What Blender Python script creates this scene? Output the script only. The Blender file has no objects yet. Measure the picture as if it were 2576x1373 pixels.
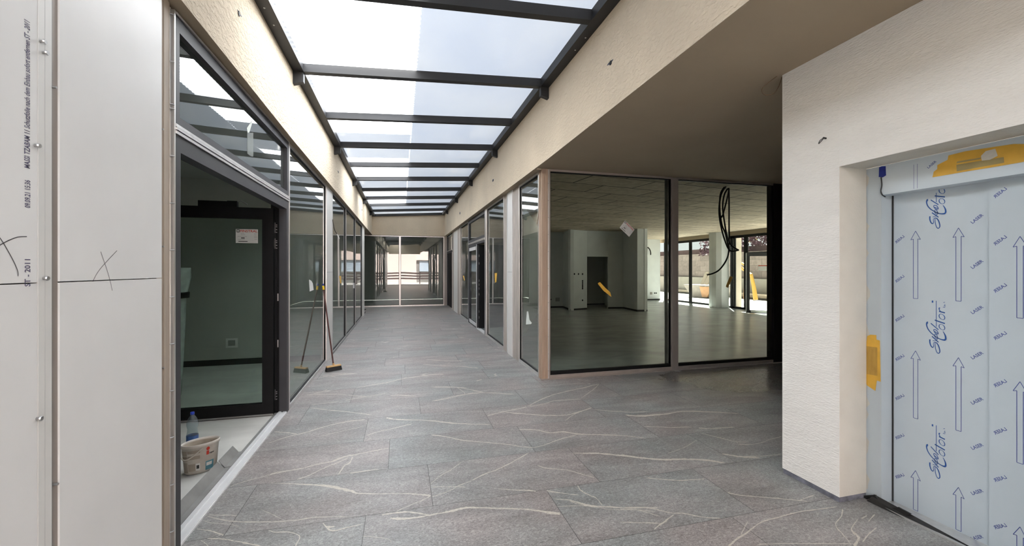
import bpy, bmesh, math, random
from mathutils import Vector, Matrix
random.seed(7)
PI = math.pi
S = bpy.context.scene
COL = S.collection

# ------------------------------------------------------------------ camera
F, U0, V0, H = 1052.4, 1288.0, 676.2, 1.556
TH = math.atan((1288 - 1008) / F)
CT, ST = math.cos(TH), math.sin(TH)
cd = bpy.data.cameras.new('camera'); cam = bpy.data.objects.new('camera', cd); COL.objects.link(cam)
cd.sensor_width = 36.0; cd.lens = 36.0 * F / 2576
cd.shift_y = -(686.5 - V0) / 2576
cd.clip_start = 0.02; cd.clip_end = 300
cam.location = (0, 0, H); cam.rotation_euler = (PI / 2, 0, -TH)
S.camera = cam

def _ray(u):
    a = (u - U0) / F
    return a * CT + ST, CT - a * ST
def fl(u, v, z=0.0):                      # photo pixel -> point at height z
    d = F * (H - z) / (v - V0); l = d * (u - U0) / F
    return Vector((l * CT + d * ST, d * CT - l * ST, z))
def onX(X, u, v):                         # photo pixel -> point on the wall plane X
    dx, dy = _ray(u); d = X / dx
    return Vector((X, d * dy, H - d * (v - V0) / F))
def onY(Y, u, v):
    dx, dy = _ray(u); d = Y / dy
    return Vector((d * dx, Y, H - d * (v - V0) / F))
XL, XR, YC, YE, ZT = -1.195, 1.918, 5.572, 18.01, 2.953
def yL(u): return onX(XL, u, 600).y
def yR(u): return onX(XR, u, 600).y
def xC(u): return onY(YC, u, 600).x
def xE(u): return onY(YE, u, 600).x

# ------------------------------------------------------------------ materials
def newmat(name):
    m = bpy.data.materials.new(name); m.use_nodes = True
    nt = m.node_tree; nt.nodes.clear()
    out = nt.nodes.new('ShaderNodeOutputMaterial')
    return m, nt, out
def N(nt, t, **kw):
    n = nt.nodes.new(t)
    for k, v in kw.items():
        if k in n.inputs: n.inputs[k].default_value = v
        else: setattr(n, k, v)
    return n
def rgb(c): return (c[0], c[1], c[2], 1.0)
def mat(name, col, rough=0.6, metal=0.0, var=0.12, vs=6.0, bump=0.0, bs=80.0, stretch=(1, 1, 1), spec=0.5, detail=5.0, col2=None):
    m, nt, out = newmat(name)
    b = N(nt, 'ShaderNodeBsdfPrincipled'); L = nt.links.new
    b.inputs['Roughness'].default_value = rough; b.inputs['Metallic'].default_value = metal
    b.inputs['Specular IOR Level'].default_value = spec
    tc = N(nt, 'ShaderNodeTexCoord'); mp = N(nt, 'ShaderNodeMapping'); mp.inputs['Scale'].default_value = stretch
    L(tc.outputs['Object'], mp.inputs[0])
    n = N(nt, 'ShaderNodeTexNoise'); n.inputs['Scale'].default_value = vs; n.inputs['Detail'].default_value = detail
    L(mp.outputs[0], n.inputs['Vector'])
    r = N(nt, 'ShaderNodeValToRGB')
    c2 = col2 or tuple(min(1, c * (1 + var)) for c in col)
    c1 = tuple(c * (1 - var) for c in col) if col2 is None else col
    r.color_ramp.elements[0].position = 0.3; r.color_ramp.elements[1].position = 0.7
    r.color_ramp.elements[0].color = rgb(c1); r.color_ramp.elements[1].color = rgb(c2)
    L(n.outputs['Fac'], r.inputs[0]); L(r.outputs[0], b.inputs['Base Color'])
    if bump > 0:
        n2 = N(nt, 'ShaderNodeTexNoise'); n2.inputs['Scale'].default_value = bs; n2.inputs['Detail'].default_value = 3
        L(mp.outputs[0], n2.inputs['Vector'])
        bp = N(nt, 'ShaderNodeBump'); bp.inputs['Strength'].default_value = bump; bp.inputs['Distance'].default_value = 0.006
        L(n2.outputs['Fac'], bp.inputs['Height']); L(bp.outputs[0], b.inputs['Normal'])
    L(b.outputs[0], out.inputs[0])
    return m
def glassmat(name, tint, ior=1.65, haze=0.0, hazecol=(0.6, 0.62, 0.6)):
    m, nt, out = newmat(name); L = nt.links.new
    tr = N(nt, 'ShaderNodeBsdfTransparent', Color=rgb(tint)); gl = N(nt, 'ShaderNodeBsdfGlossy', Roughness=0.0)
    gl.inputs['Color'].default_value = (0.95, 0.97, 0.97, 1)
    tc = N(nt, 'ShaderNodeTexCoord'); nz = N(nt, 'ShaderNodeTexNoise'); nz.inputs['Scale'].default_value = 0.9; nz.inputs['Detail'].default_value = 0.5
    L(tc.outputs['Object'], nz.inputs['Vector'])
    bp = N(nt, 'ShaderNodeBump'); bp.inputs['Strength'].default_value = 0.05; bp.inputs['Distance'].default_value = 0.03
    L(nz.outputs['Fac'], bp.inputs['Height']); L(bp.outputs[0], gl.inputs['Normal'])
    fr = N(nt, 'ShaderNodeFresnel', IOR=ior); ge = N(nt, 'ShaderNodeNewGeometry')
    mu = N(nt, 'ShaderNodeMath', operation='MULTIPLY'); iv = N(nt, 'ShaderNodeMath', operation='SUBTRACT'); iv.inputs[0].default_value = 1.0
    L(ge.outputs['Backfacing'], iv.inputs[1]); L(fr.outputs[0], mu.inputs[0]); L(iv.outputs[0], mu.inputs[1])
    base = tr.outputs[0]
    if haze > 0:
        df = N(nt, 'ShaderNodeBsdfDiffuse', Color=rgb(hazecol)); mh = N(nt, 'ShaderNodeMixShader'); mh.inputs[0].default_value = haze
        L(tr.outputs[0], mh.inputs[1]); L(df.outputs[0], mh.inputs[2]); base = mh.outputs[0]
    mx = N(nt, 'ShaderNodeMixShader'); L(mu.outputs[0], mx.inputs[0]); L(base, mx.inputs[1]); L(gl.outputs[0], mx.inputs[2])
    L(mx.outputs[0], out.inputs[0])
    return m

def frieze_mat(name, col, z0, z1):
    m, nt, out = newmat(name); L = nt.links.new
    b = N(nt, 'ShaderNodeBsdfPrincipled', Roughness=0.9)
    ge = N(nt, 'ShaderNodeNewGeometry')
    mp = N(nt, 'ShaderNodeMapping'); mp.inputs['Scale'].default_value = (1, 0.6, 1.3); L(ge.outputs['Position'], mp.inputs[0])
    n1 = N(nt, 'ShaderNodeTexNoise', Scale=34.0, Detail=4.0); L(mp.outputs[0], n1.inputs['Vector'])
    n2 = N(nt, 'ShaderNodeTexNoise', Scale=1.3, Detail=4.0); L(ge.outputs['Position'], n2.inputs['Vector'])
    r1 = N(nt, 'ShaderNodeValToRGB'); r1.color_ramp.elements[0].position = 0.42; r1.color_ramp.elements[1].position = 0.58
    L(n1.outputs['Fac'], r1.inputs[0])
    cr = N(nt, 'ShaderNodeValToRGB'); cr.color_ramp.elements[0].position = .3; cr.color_ramp.elements[1].position = .7
    cr.color_ramp.elements[0].color = rgb([c * .92 for c in col]); cr.color_ramp.elements[1].color = rgb([c * 1.06 for c in col])
    L(n2.outputs['Fac'], cr.inputs[0])
    bp = N(nt, 'ShaderNodeBump'); bp.inputs['Strength'].default_value = 0.75; bp.inputs['Distance'].default_value = 0.005
    L(r1.outputs[0], bp.inputs['Height']); L(bp.outputs[0], b.inputs['Normal'])
    L(cr.outputs[0], b.inputs['Base Color']); L(b.outputs[0], out.inputs[0])
    return m

def tile_mat():
    m, nt, out = newmat('floor_tile'); L = nt.links.new
    b = N(nt, 'ShaderNodeBsdfPrincipled'); b.inputs['Specular IOR Level'].default_value = 0.5
    ge = N(nt, 'ShaderNodeNewGeometry'); at = N(nt, 'ShaderNodeAttribute', attribute_name='tile')
    sc = N(nt, 'ShaderNodeVectorMath', operation='SCALE'); sc.inputs['Scale'].default_value = 60.0
    L(at.outputs['Color'], sc.inputs[0])
    ad = N(nt, 'ShaderNodeVectorMath', operation='ADD'); L(ge.outputs['Position'], ad.inputs[0]); L(sc.outputs[0], ad.inputs[1])
    def noise(scale, detail, st, dist=0.0, rough=.6):
        mp = N(nt, 'ShaderNodeMapping'); mp.inputs['Scale'].default_value = st; L(ad.outputs[0], mp.inputs[0])
        n = N(nt, 'ShaderNodeTexNoise', Scale=scale, Detail=detail, Distortion=dist, Roughness=rough); L(mp.outputs[0], n.inputs['Vector']); return n
    a1 = noise(2.2, 7, (.7, 2.2, 1), .6, .62); a2 = noise(60, 3, (1, 1.6, 1), 1.2, .7); a3 = noise(1.1, 2, (1, 1, 1))
    mixf = N(nt, 'ShaderNodeMath', operation='MULTIPLY_ADD'); L(a2.outputs['Fac'], mixf.inputs[0]); mixf.inputs[1].default_value = .8
    hf = N(nt, 'ShaderNodeMath', operation='MULTIPLY'); L(a1.outputs['Fac'], hf.inputs[0]); hf.inputs[1].default_value = .36
    L(hf.outputs[0], mixf.inputs[2])
    cr = N(nt, 'ShaderNodeValToRGB'); e = cr.color_ramp.elements
    e[0].position = .42; e[0].color = (.13, .123, .118, 1); e[1].position = .72; e[1].color = (.39, .375, .365, 1)
    k = e.new(.575); k.color = (.235, .226, .22, 1)
    L(mixf.outputs[0], cr.inputs[0])
    # warm / cool drift between patches
    tint = N(nt, 'ShaderNodeMix', data_type='RGBA'); tint.blend_type = 'MULTIPLY'; tint.inputs[0].default_value = 1.0
    tr = N(nt, 'ShaderNodeValToRGB'); tr.color_ramp.elements[0].position = .35; tr.color_ramp.elements[1].position = .65
    tr.color_ramp.elements[0].color = (.94, 1.0, 1.0, 1); tr.color_ramp.elements[1].color = (1.08, 1.0, .985, 1)
    L(a3.outputs['Fac'], tr.inputs[0]); L(cr.outputs[0], tint.inputs[6]); L(tr.outputs[0], tint.inputs[7])
    # thin pale veins of the stone print (outside the traced tiles)
    vn = noise(.75, 3, (.55, 1.9, 1), 1.4, .5)
    sb = N(nt, 'ShaderNodeMath', operation='SUBTRACT'); L(vn.outputs['Fac'], sb.inputs[0]); sb.inputs[1].default_value = .5
    ab = N(nt, 'ShaderNodeMath', operation='ABSOLUTE'); L(sb.outputs[0], ab.inputs[0])
    mr = N(nt, 'ShaderNodeMapRange'); mr.inputs['From Min'].default_value = 0; mr.inputs['From Max'].default_value = .008; mr.inputs['To Min'].default_value = 1; mr.inputs['To Max'].default_value = 0
    L(ab.outputs[0], mr.inputs['Value'])
    vm = noise(.9, 1, (1, 1, 1)); vr = N(nt, 'ShaderNodeMapRange'); vr.inputs['From Min'].default_value = .48; vr.inputs['From Max'].default_value = .62
    L(vm.outputs['Fac'], vr.inputs['Value'])
    m1 = N(nt, 'ShaderNodeMath', operation='MULTIPLY'); L(mr.outputs[0], m1.inputs[0]); L(vr.outputs[0], m1.inputs[1])
    m2 = N(nt, 'ShaderNodeMath', operation='MULTIPLY'); L(m1.outputs[0], m2.inputs[0]); L(at.outputs['Alpha'], m2.inputs[1])
    vx = N(nt, 'ShaderNodeMix', data_type='RGBA'); L(m2.outputs[0], vx.inputs[0]); L(tint.outputs[2], vx.inputs[6]); vx.inputs[7].default_value = (.50, .47, .42, 1)
    # damp patch in the passage beside the shop front
    vd = N(nt, 'ShaderNodeVectorMath', operation='SUBTRACT'); vd.inputs[1].default_value = (5.2, 5.0, 0); L(ge.outputs['Position'], vd.inputs[0])
    vs_ = N(nt, 'ShaderNodeVectorMath', operation='MULTIPLY'); vs_.inputs[1].default_value = (.5, 1.0, 0); L(vd.outputs[0], vs_.inputs[0])
    ln = N(nt, 'ShaderNodeVectorMath', operation='LENGTH'); L(vs_.outputs[0], ln.inputs[0])
    wn = N(nt, 'ShaderNodeTexNoise', Scale=2.0, Detail=3.0); L(ge.outputs['Position'], wn.inputs['Vector'])
    wa = N(nt, 'ShaderNodeMath', operation='MULTIPLY_ADD'); L(wn.outputs['Fac'], wa.inputs[0]); wa.inputs[1].default_value = .5; L(ln.outputs['Value'], wa.inputs[2])
    wm = N(nt, 'ShaderNodeMapRange'); wm.inputs['From Min'].default_value = 1.0; wm.inputs['From Max'].default_value = 1.22; wm.inputs['To Min'].default_value = 1; wm.inputs['To Max'].default_value = 0
    L(wa.outputs[0], wm.inputs['Value'])
    wc = N(nt, 'ShaderNodeMix', data_type='RGBA'); wc.blend_type = 'MULTIPLY'; L(wm.outputs[0], wc.inputs[0]); L(vx.outputs[2], wc.inputs[6]); wc.inputs[7].default_value = (.55, .53, .5, 1)
    rr = N(nt, 'ShaderNodeMapRange'); rr.inputs['To Min'].default_value = .34; rr.inputs['To Max'].default_value = .16; L(wm.outputs[0], rr.inputs['Value'])
    rn = N(nt, 'ShaderNodeMath', operation='MULTIPLY_ADD'); L(a2.outputs['Fac'], rn.inputs[0]); rn.inputs[1].default_value = .16; L(rr.outputs[0], rn.inputs[2])
    L(rn.outputs[0], b.inputs['Roughness'])
    bp = N(nt, 'ShaderNodeBump'); bp.inputs['Strength'].default_value = .12; bp.inputs['Distance'].default_value = .003
    L(mixf.outputs[0], bp.inputs['Height']); L(bp.outputs[0], b.inputs['Normal'])
    L(wc.outputs[2], b.inputs['Base Color']); L(b.outputs[0], out.inputs[0])
    return m

def opal_mat():
    m, nt, out = newmat('opal_glass'); L = nt.links.new
    tl = N(nt, 'ShaderNodeBsdfTranslucent', Color=(.80, .86, .96, 1)); gl = N(nt, 'ShaderNodeBsdfGlossy', Roughness=.05)
    fr = N(nt, 'ShaderNodeFresnel', IOR=1.35); mx = N(nt, 'ShaderNodeMixShader')
    ge = N(nt, 'ShaderNodeNewGeometry'); mp = N(nt, 'ShaderNodeMapping'); mp.inputs['Scale'].default_value = (.7, .5, 1); L(ge.outputs['Position'], mp.inputs[0])
    n = N(nt, 'ShaderNodeTexNoise', Scale=1.5, Detail=3.0); L(mp.outputs[0], n.inputs['Vector'])
    cr = N(nt, 'ShaderNodeValToRGB'); cr.color_ramp.elements[0].position = .3; cr.color_ramp.elements[1].position = .7
    cr.color_ramp.elements[0].color = (.76, .82, .92, 1); cr.color_ramp.elements[1].color = (.86, .90, .95, 1)
    L(n.outputs['Fac'], cr.inputs[0]); L(cr.outputs[0], tl.inputs['Color'])
    L(fr.outputs[0], mx.inputs[0]); L(tl.outputs[0], mx.inputs[1]); L(gl.outputs[0], mx.inputs[2]); L(mx.outputs[0], out.inputs[0])
    return m
def concrete_mat(name, c1, c2, rough=.5, scale=1.2):
    m, nt, out = newmat(name); L = nt.links.new
    b = N(nt, 'ShaderNodeBsdfPrincipled', Roughness=rough)
    ge = N(nt, 'ShaderNodeNewGeometry'); mp = N(nt, 'ShaderNodeMapping'); mp.inputs['Scale'].default_value = (1, 1.6, 1); L(ge.outputs['Position'], mp.inputs[0])
    n = N(nt, 'ShaderNodeTexNoise', Scale=scale, Detail=8.0, Roughness=.62, Distortion=.5); L(mp.outputs[0], n.inputs['Vector'])
    cr = N(nt, 'ShaderNodeValToRGB'); cr.color_ramp.elements[0].position = .32; cr.color_ramp.elements[1].position = .68
    cr.color_ramp.elements[0].color = rgb(c1); cr.color_ramp.elements[1].color = rgb(c2); L(n.outputs['Fac'], cr.inputs[0])
    n2 = N(nt, 'ShaderNodeTexNoise', Scale=60.0, Detail=3.0); L(ge.outputs['Position'], n2.inputs['Vector'])
    bp = N(nt, 'ShaderNodeBump'); bp.inputs['Strength'].default_value = .15; bp.inputs['Distance'].default_value = .003
    L(n2.outputs['Fac'], bp.inputs['Height']); L(bp.outputs[0], b.inputs['Normal']); L(cr.outputs[0], b.inputs['Base Color']); L(b.outputs[0], out.inputs[0])
    return m
def brick_mat(name, c1, c2, cm, bw, bh, off=.5, mortar=.006, rot=0.0, bump=.3, rough=.9, axes='XY', msc=1.0):
    m, nt, out = newmat(name); L = nt.links.new
    b = N(nt, 'ShaderNodeBsdfPrincipled', Roughness=rough); ge = N(nt, 'ShaderNodeNewGeometry')
    mp = N(nt, 'ShaderNodeMapping'); L(ge.outputs['Position'], mp.inputs[0])
    if axes == 'YZ': mp.inputs['Rotation'].default_value = (PI / 2, 0, PI / 2); mp.vector_type = 'TEXTURE'
    else: mp.inputs['Rotation'].default_value = (0, 0, rot)
    br = N(nt, 'ShaderNodeTexBrick'); br.offset = off
    for k_, v_ in (('Scale', 1.0), ('Brick Width', bw), ('Row Height', bh), ('Mortar Size', mortar), ('Mortar Smooth', .1), ('Bias', 0.0)): br.inputs[k_].default_value = v_
    br.inputs['Color1'].default_value = rgb(c1); br.inputs['Color2'].default_value = rgb(c2); br.inputs['Mortar'].default_value = rgb(cm)
    L(mp.outputs[0], br.inputs['Vector'])
    n = N(nt, 'ShaderNodeTexNoise', Scale=9.0, Detail=6.0); L(ge.outputs['Position'], n.inputs['Vector'])
    mx = N(nt, 'ShaderNodeMix', data_type='RGBA'); mx.blend_type = 'OVERLAY'; mx.inputs[0].default_value = .5
    L(br.outputs['Color'], mx.inputs[6]); L(n.outputs['Fac'], mx.inputs[7]); L(mx.outputs[2], b.inputs['Base Color'])
    bp = N(nt, 'ShaderNodeBump'); bp.inputs['Strength'].default_value = bump; bp.inputs['Distance'].default_value = .01
    L(n.outputs['Fac'], bp.inputs['Height']); L(bp.outputs[0], b.inputs['Normal']); L(b.outputs[0], out.inputs[0])
    return m

M = {}
M['tile'] = tile_mat()
M['vein'] = mat('stone_vein', (.42, .385, .335), .4, var=.0, vs=70, col2=(.60, .555, .485))
M['grout'] = mat('grout', (.055, .053, .052), .9)
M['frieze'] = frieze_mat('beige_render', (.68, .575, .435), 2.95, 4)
M['soffit'] = mat('shaded_beige_plaster', (.37, .30, .215), .85, var=.04, vs=1.5, bump=.1, bs=30)  # same beige as the frieze, darkened to carry the soffit's shade
M['white_plaster'] = mat('white_plaster', (.83, .815, .775), .9, var=.03, vs=4, bump=.9, bs=55, stretch=(1, .6, 2.2))
M['reveal_plaster'] = mat('cream_plaster_shaded', (.60, .585, .53), .9, var=.05, vs=5, bump=.35, bs=60)  # cream plaster toned darker for the shade on the lift reveal
M['film_white'] = mat('white_film', (.78, .772, .76), .30, var=.03, vs=2.5, spec=.14)
M['film_strip'] = mat('white_board', (.70, .69, .665), .4, var=.03, vs=3)
M['ink'] = mat('ink_print', (.10, .09, .16), .6)
M['pencil'] = mat('pencil_line', (.10, .095, .10), .6)
M['gap_dark'] = mat('joint_shadow', (.03, .03, .03), .9)
M['metal_brown'] = mat('dusty_metal', (.36, .315, .285), .5, metal=.25, var=.12, vs=3, stretch=(1, 1, .3))
M['batten'] = mat('raw_batten', (.45, .375, .305), .65, var=.12, vs=4, stretch=(8, 8, .5))
M['batten_grey'] = mat('weathered_batten', (.42, .375, .335), .65, var=.2, vs=5, stretch=(6, 6, .7))
M['corner_brown'] = mat('brown_corner_profile', (.43, .315, .235), .6, var=.1, vs=5, stretch=(8, 8, .5))
M['alu'] = mat('bare_aluminium', (.74, .725, .71), .33, metal=.85, var=.08, vs=5, stretch=(4, 4, .5))
M['dull_alu'] = mat('dull_aluminium', (.30, .295, .29), .5, metal=.3, var=.08)
M['alu_white'] = mat('white_aluminium', (.80, .80, .80), .35, metal=.3, var=.05)
M['anthracite'] = mat('anthracite_frame', (.048, .048, .053), .5, var=.08, spec=.3)
M['steel_dark'] = mat('dark_steel', (.030, .030, .031), .5, var=.12, vs=4, spec=.3)
M['black'] = mat('black_frame', (.006, .006, .0065), .55, spec=.22)
M['blackplastic'] = mat('black_sheeting', (.012, .012, .012), .35)
M['screw'] = mat('screw_steel', (.5, .5, .5), .35, metal=1)
M['glass'] = glassmat('window_glass', (.70, .75, .72), 2.1, haze=.04, hazecol=(.6, .6, .58))
M['glass_shop'] = glassmat('shop_glass', (.80, .82, .79), 1.35)
M['glass_door'] = glassmat('door_glass', (.80, .85, .82), 1.5)
M['glass_clear'] = glassmat('clear_glass', (.93, .95, .94), 1.4)
M['opal'] = opal_mat()
M['concrete_shop'] = concrete_mat('screed_floor', (.30, .325, .315), (.45, .475, .46), .27)
M['concrete_room'] = concrete_mat('dusty_screed', (.47, .46, .43), (.60, .59, .55), .8)
M['room_wall'] = mat('room_wall', (.52, .53, .49), .9, var=.04, vs=2)
M['shop_wall'] = mat('shop_wall', (.63, .655, .65), .9, var=.05, vs=3, bump=.1)
M['dark_base'] = mat('dark_skirting', (.02, .02, .02), .8)
M['shop_ceiling'] = brick_mat('board_ceiling', (.40, .335, .255), (.52, .44, .345), (.045, .035, .028), 1.25, .62, .5, .014, rot=math.radians(-8), bump=.5)
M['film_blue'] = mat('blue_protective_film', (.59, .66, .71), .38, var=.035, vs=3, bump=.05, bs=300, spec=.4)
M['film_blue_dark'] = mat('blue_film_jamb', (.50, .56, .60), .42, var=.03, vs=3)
M['print_line'] = mat('arrow_print', (.075, .105, .33), .5)
M['print_logo'] = mat('logo_print', (.02, .095, .34), .5)
M['tape_yellow'] = mat('yellow_tape', (.72, .42, .055), .5, var=.12, vs=12)
M['tape_ochre'] = mat('ochre_tape', (.50, .30, .06), .5, var=.15, vs=10, stretch=(1, 4, 1))
M['tape_olive'] = mat('olive_tape', (.36, .29, .12), .5, var=.15, vs=10)
M['tape_blue'] = mat('blue_tape', (.008, .022, .24), .4, var=.2, vs=30)
M['paper'] = mat('paper_label', (.68, .68, .66), .6, var=.05)
M['red'] = mat('red_print', (.55, .045, .025), .6)
M['dark_print'] = mat('dark_print', (.03, .03, .03), .6)
M['grey_print'] = mat('grey_print', (.4, .4, .4), .6)
M['broom_handle'] = mat('red_brown_handle', (.085, .03, .026), .5)
M['broom_wood'] = mat('broom_wood', (.60, .38, .17), .6)
M['bristle'] = mat('black_bristles', (.014, .014, .014), .8, bump=.8, bs=300, stretch=(1, 1, .1))
M['cap_yellow'] = mat('yellow_cap', (.80, .52, .02), .4)
M['bucket'] = mat('dirty_white_plastic', (.58, .54, .48), .5, var=.12, vs=14)
M['bucket_dirt'] = mat('dried_plaster', (.50, .44, .36), .9, var=.2, vs=9)
M['bucket_brown'] = mat('brown_label', (.36, .31, .25), .7, var=.1, vs=8)
M['teal'] = mat('teal_print', (.10, .26, .32), .5)
M['pet'] = glassmat('clear_plastic', (.80, .86, .88), 1.5, haze=.12, hazecol=(.55, .62, .66))
M['pet_label'] = mat('blue_bottle_label', (.05, .13, .36), .4)
M['blue_cap'] = mat('blue_cap', (.01, .04, .42), .4)
M['zinc'] = mat('grey_sheet_metal', (.27, .265, .255), .5, metal=.3, var=.2, vs=5)
M['cable'] = mat('black_conduit', (.012, .012, .012), .5)
M['wire_brown'] = mat('brown_wire', (.16, .085, .04), .5)
M['white_plastic'] = mat('white_plastic', (.8, .8, .8), .4)
M['wrap'] = mat('plastic_wrap', (.58, .62, .60), .25, var=.15, vs=9, bump=.6, bs=14)
M['box_navy'] = mat('navy_box', (.05, .07, .13), .5, var=.3, vs=60)
M['foam_residue'] = mat('white_residue', (.62, .66, .62), .8)
M['asphalt'] = concrete_mat('yard_ground', (.39, .375, .355), (.51, .495, .475), .9, .6)
M['rock'] = brick_mat('rough_stone_wall', (.17, .14, .125), (.25, .21, .185), (.12, .10, .09), .9, .35, .5, .01, bump=1.0, axes='YZ')
M['conc_wall'] = concrete_mat('concrete_wall', (.24, .225, .19), (.33, .31, .27), .9, .8)
M['house_blue'] = mat('pale_blue_render', (.42, .50, .60), .9, var=.03)
M['house_white'] = mat('white_render', (.78, .78, .76), .9, var=.03)
M['house_yellow'] = mat('yellow_shutter', (.48, .41, .20), .7)
M['house_pink'] = mat('pinkish_render', (.80, .66, .62), .9, var=.03)
M['roof_grey'] = mat('grey_eaves', (.30, .30, .31), .8, var=.15, stretch=(1, 6, 1))
M['rust'] = mat('old_skip_steel', (.27, .245, .22), .7, var=.2, vs=6)
M['orange'] = mat('orange_steel', (.40, .22, .11), .6, var=.15)
M['machine_yellow'] = mat('machine_yellow', (.55, .34, .07), .5, var=.1)
M['wood_pale'] = mat('pale_timber', (.38, .33, .26), .8, var=.15, vs=4, stretch=(1, 1, 6))
M['cream'] = mat('cream_reveal', (.60, .53, .43), .8, var=.04)
M['leaf_purple'] = mat('purple_leaf', (.085, .036, .052), .6, var=.4, vs=3)
M['bark'] = mat('bark', (.12, .08, .06), .9)
M['fence_red'] = mat('dark_red_timber', (.075, .045, .045), .7)
def sheet_mat():
    m, nt, out = newmat('translucent_corrugated_sheet'); L = nt.links.new
    tl = N(nt, 'ShaderNodeBsdfTranslucent', Color=(.027, .032, .041, 1)); df = N(nt, 'ShaderNodeBsdfDiffuse', Color=(.5, .5, .5, 1))
    ad = N(nt, 'ShaderNodeAddShader'); L(tl.outputs[0], ad.inputs[0]); L(df.outputs[0], ad.inputs[1]); L(ad.outputs[0], out.inputs[0])
    return m
M['sheet'] = sheet_mat()
def clear_sheet_mat():  # banded tint puts stripes into the sunlight reaching the opal glass
    m, nt, out = newmat('clear_corrugated_sheet'); L = nt.links.new
    ge = N(nt, 'ShaderNodeNewGeometry'); wv = N(nt, 'ShaderNodeTexWave', wave_type='BANDS', bands_direction='Y'); wv.inputs['Scale'].default_value = 3.6
    L(ge.outputs['Position'], wv.inputs['Vector']); cr = N(nt, 'ShaderNodeValToRGB')
    cr.color_ramp.elements[0].position = .35; cr.color_ramp.elements[1].position = .6
    cr.color_ramp.elements[0].color = (.34, .36, .38, 1); cr.color_ramp.elements[1].color = (.97, .97, .97, 1)
    tr = N(nt, 'ShaderNodeBsdfTransparent'); L(wv.outputs['Fac'], cr.inputs[0]); L(cr.outputs[0], tr.inputs[0]); L(tr.outputs[0], out.inputs[0])
    return m
M['sheet_clear'] = clear_sheet_mat()
M['strip_bluegrey'] = mat('sealing_strip', (.16, .165, .20), .6, var=.6, vs=14)
M['grey_box'] = mat('grey_socket', (.30, .31, .30), .6)
M['navy'] = mat('dark_blue_box', (.03, .04, .075), .6, var=.4, vs=40)

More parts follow.
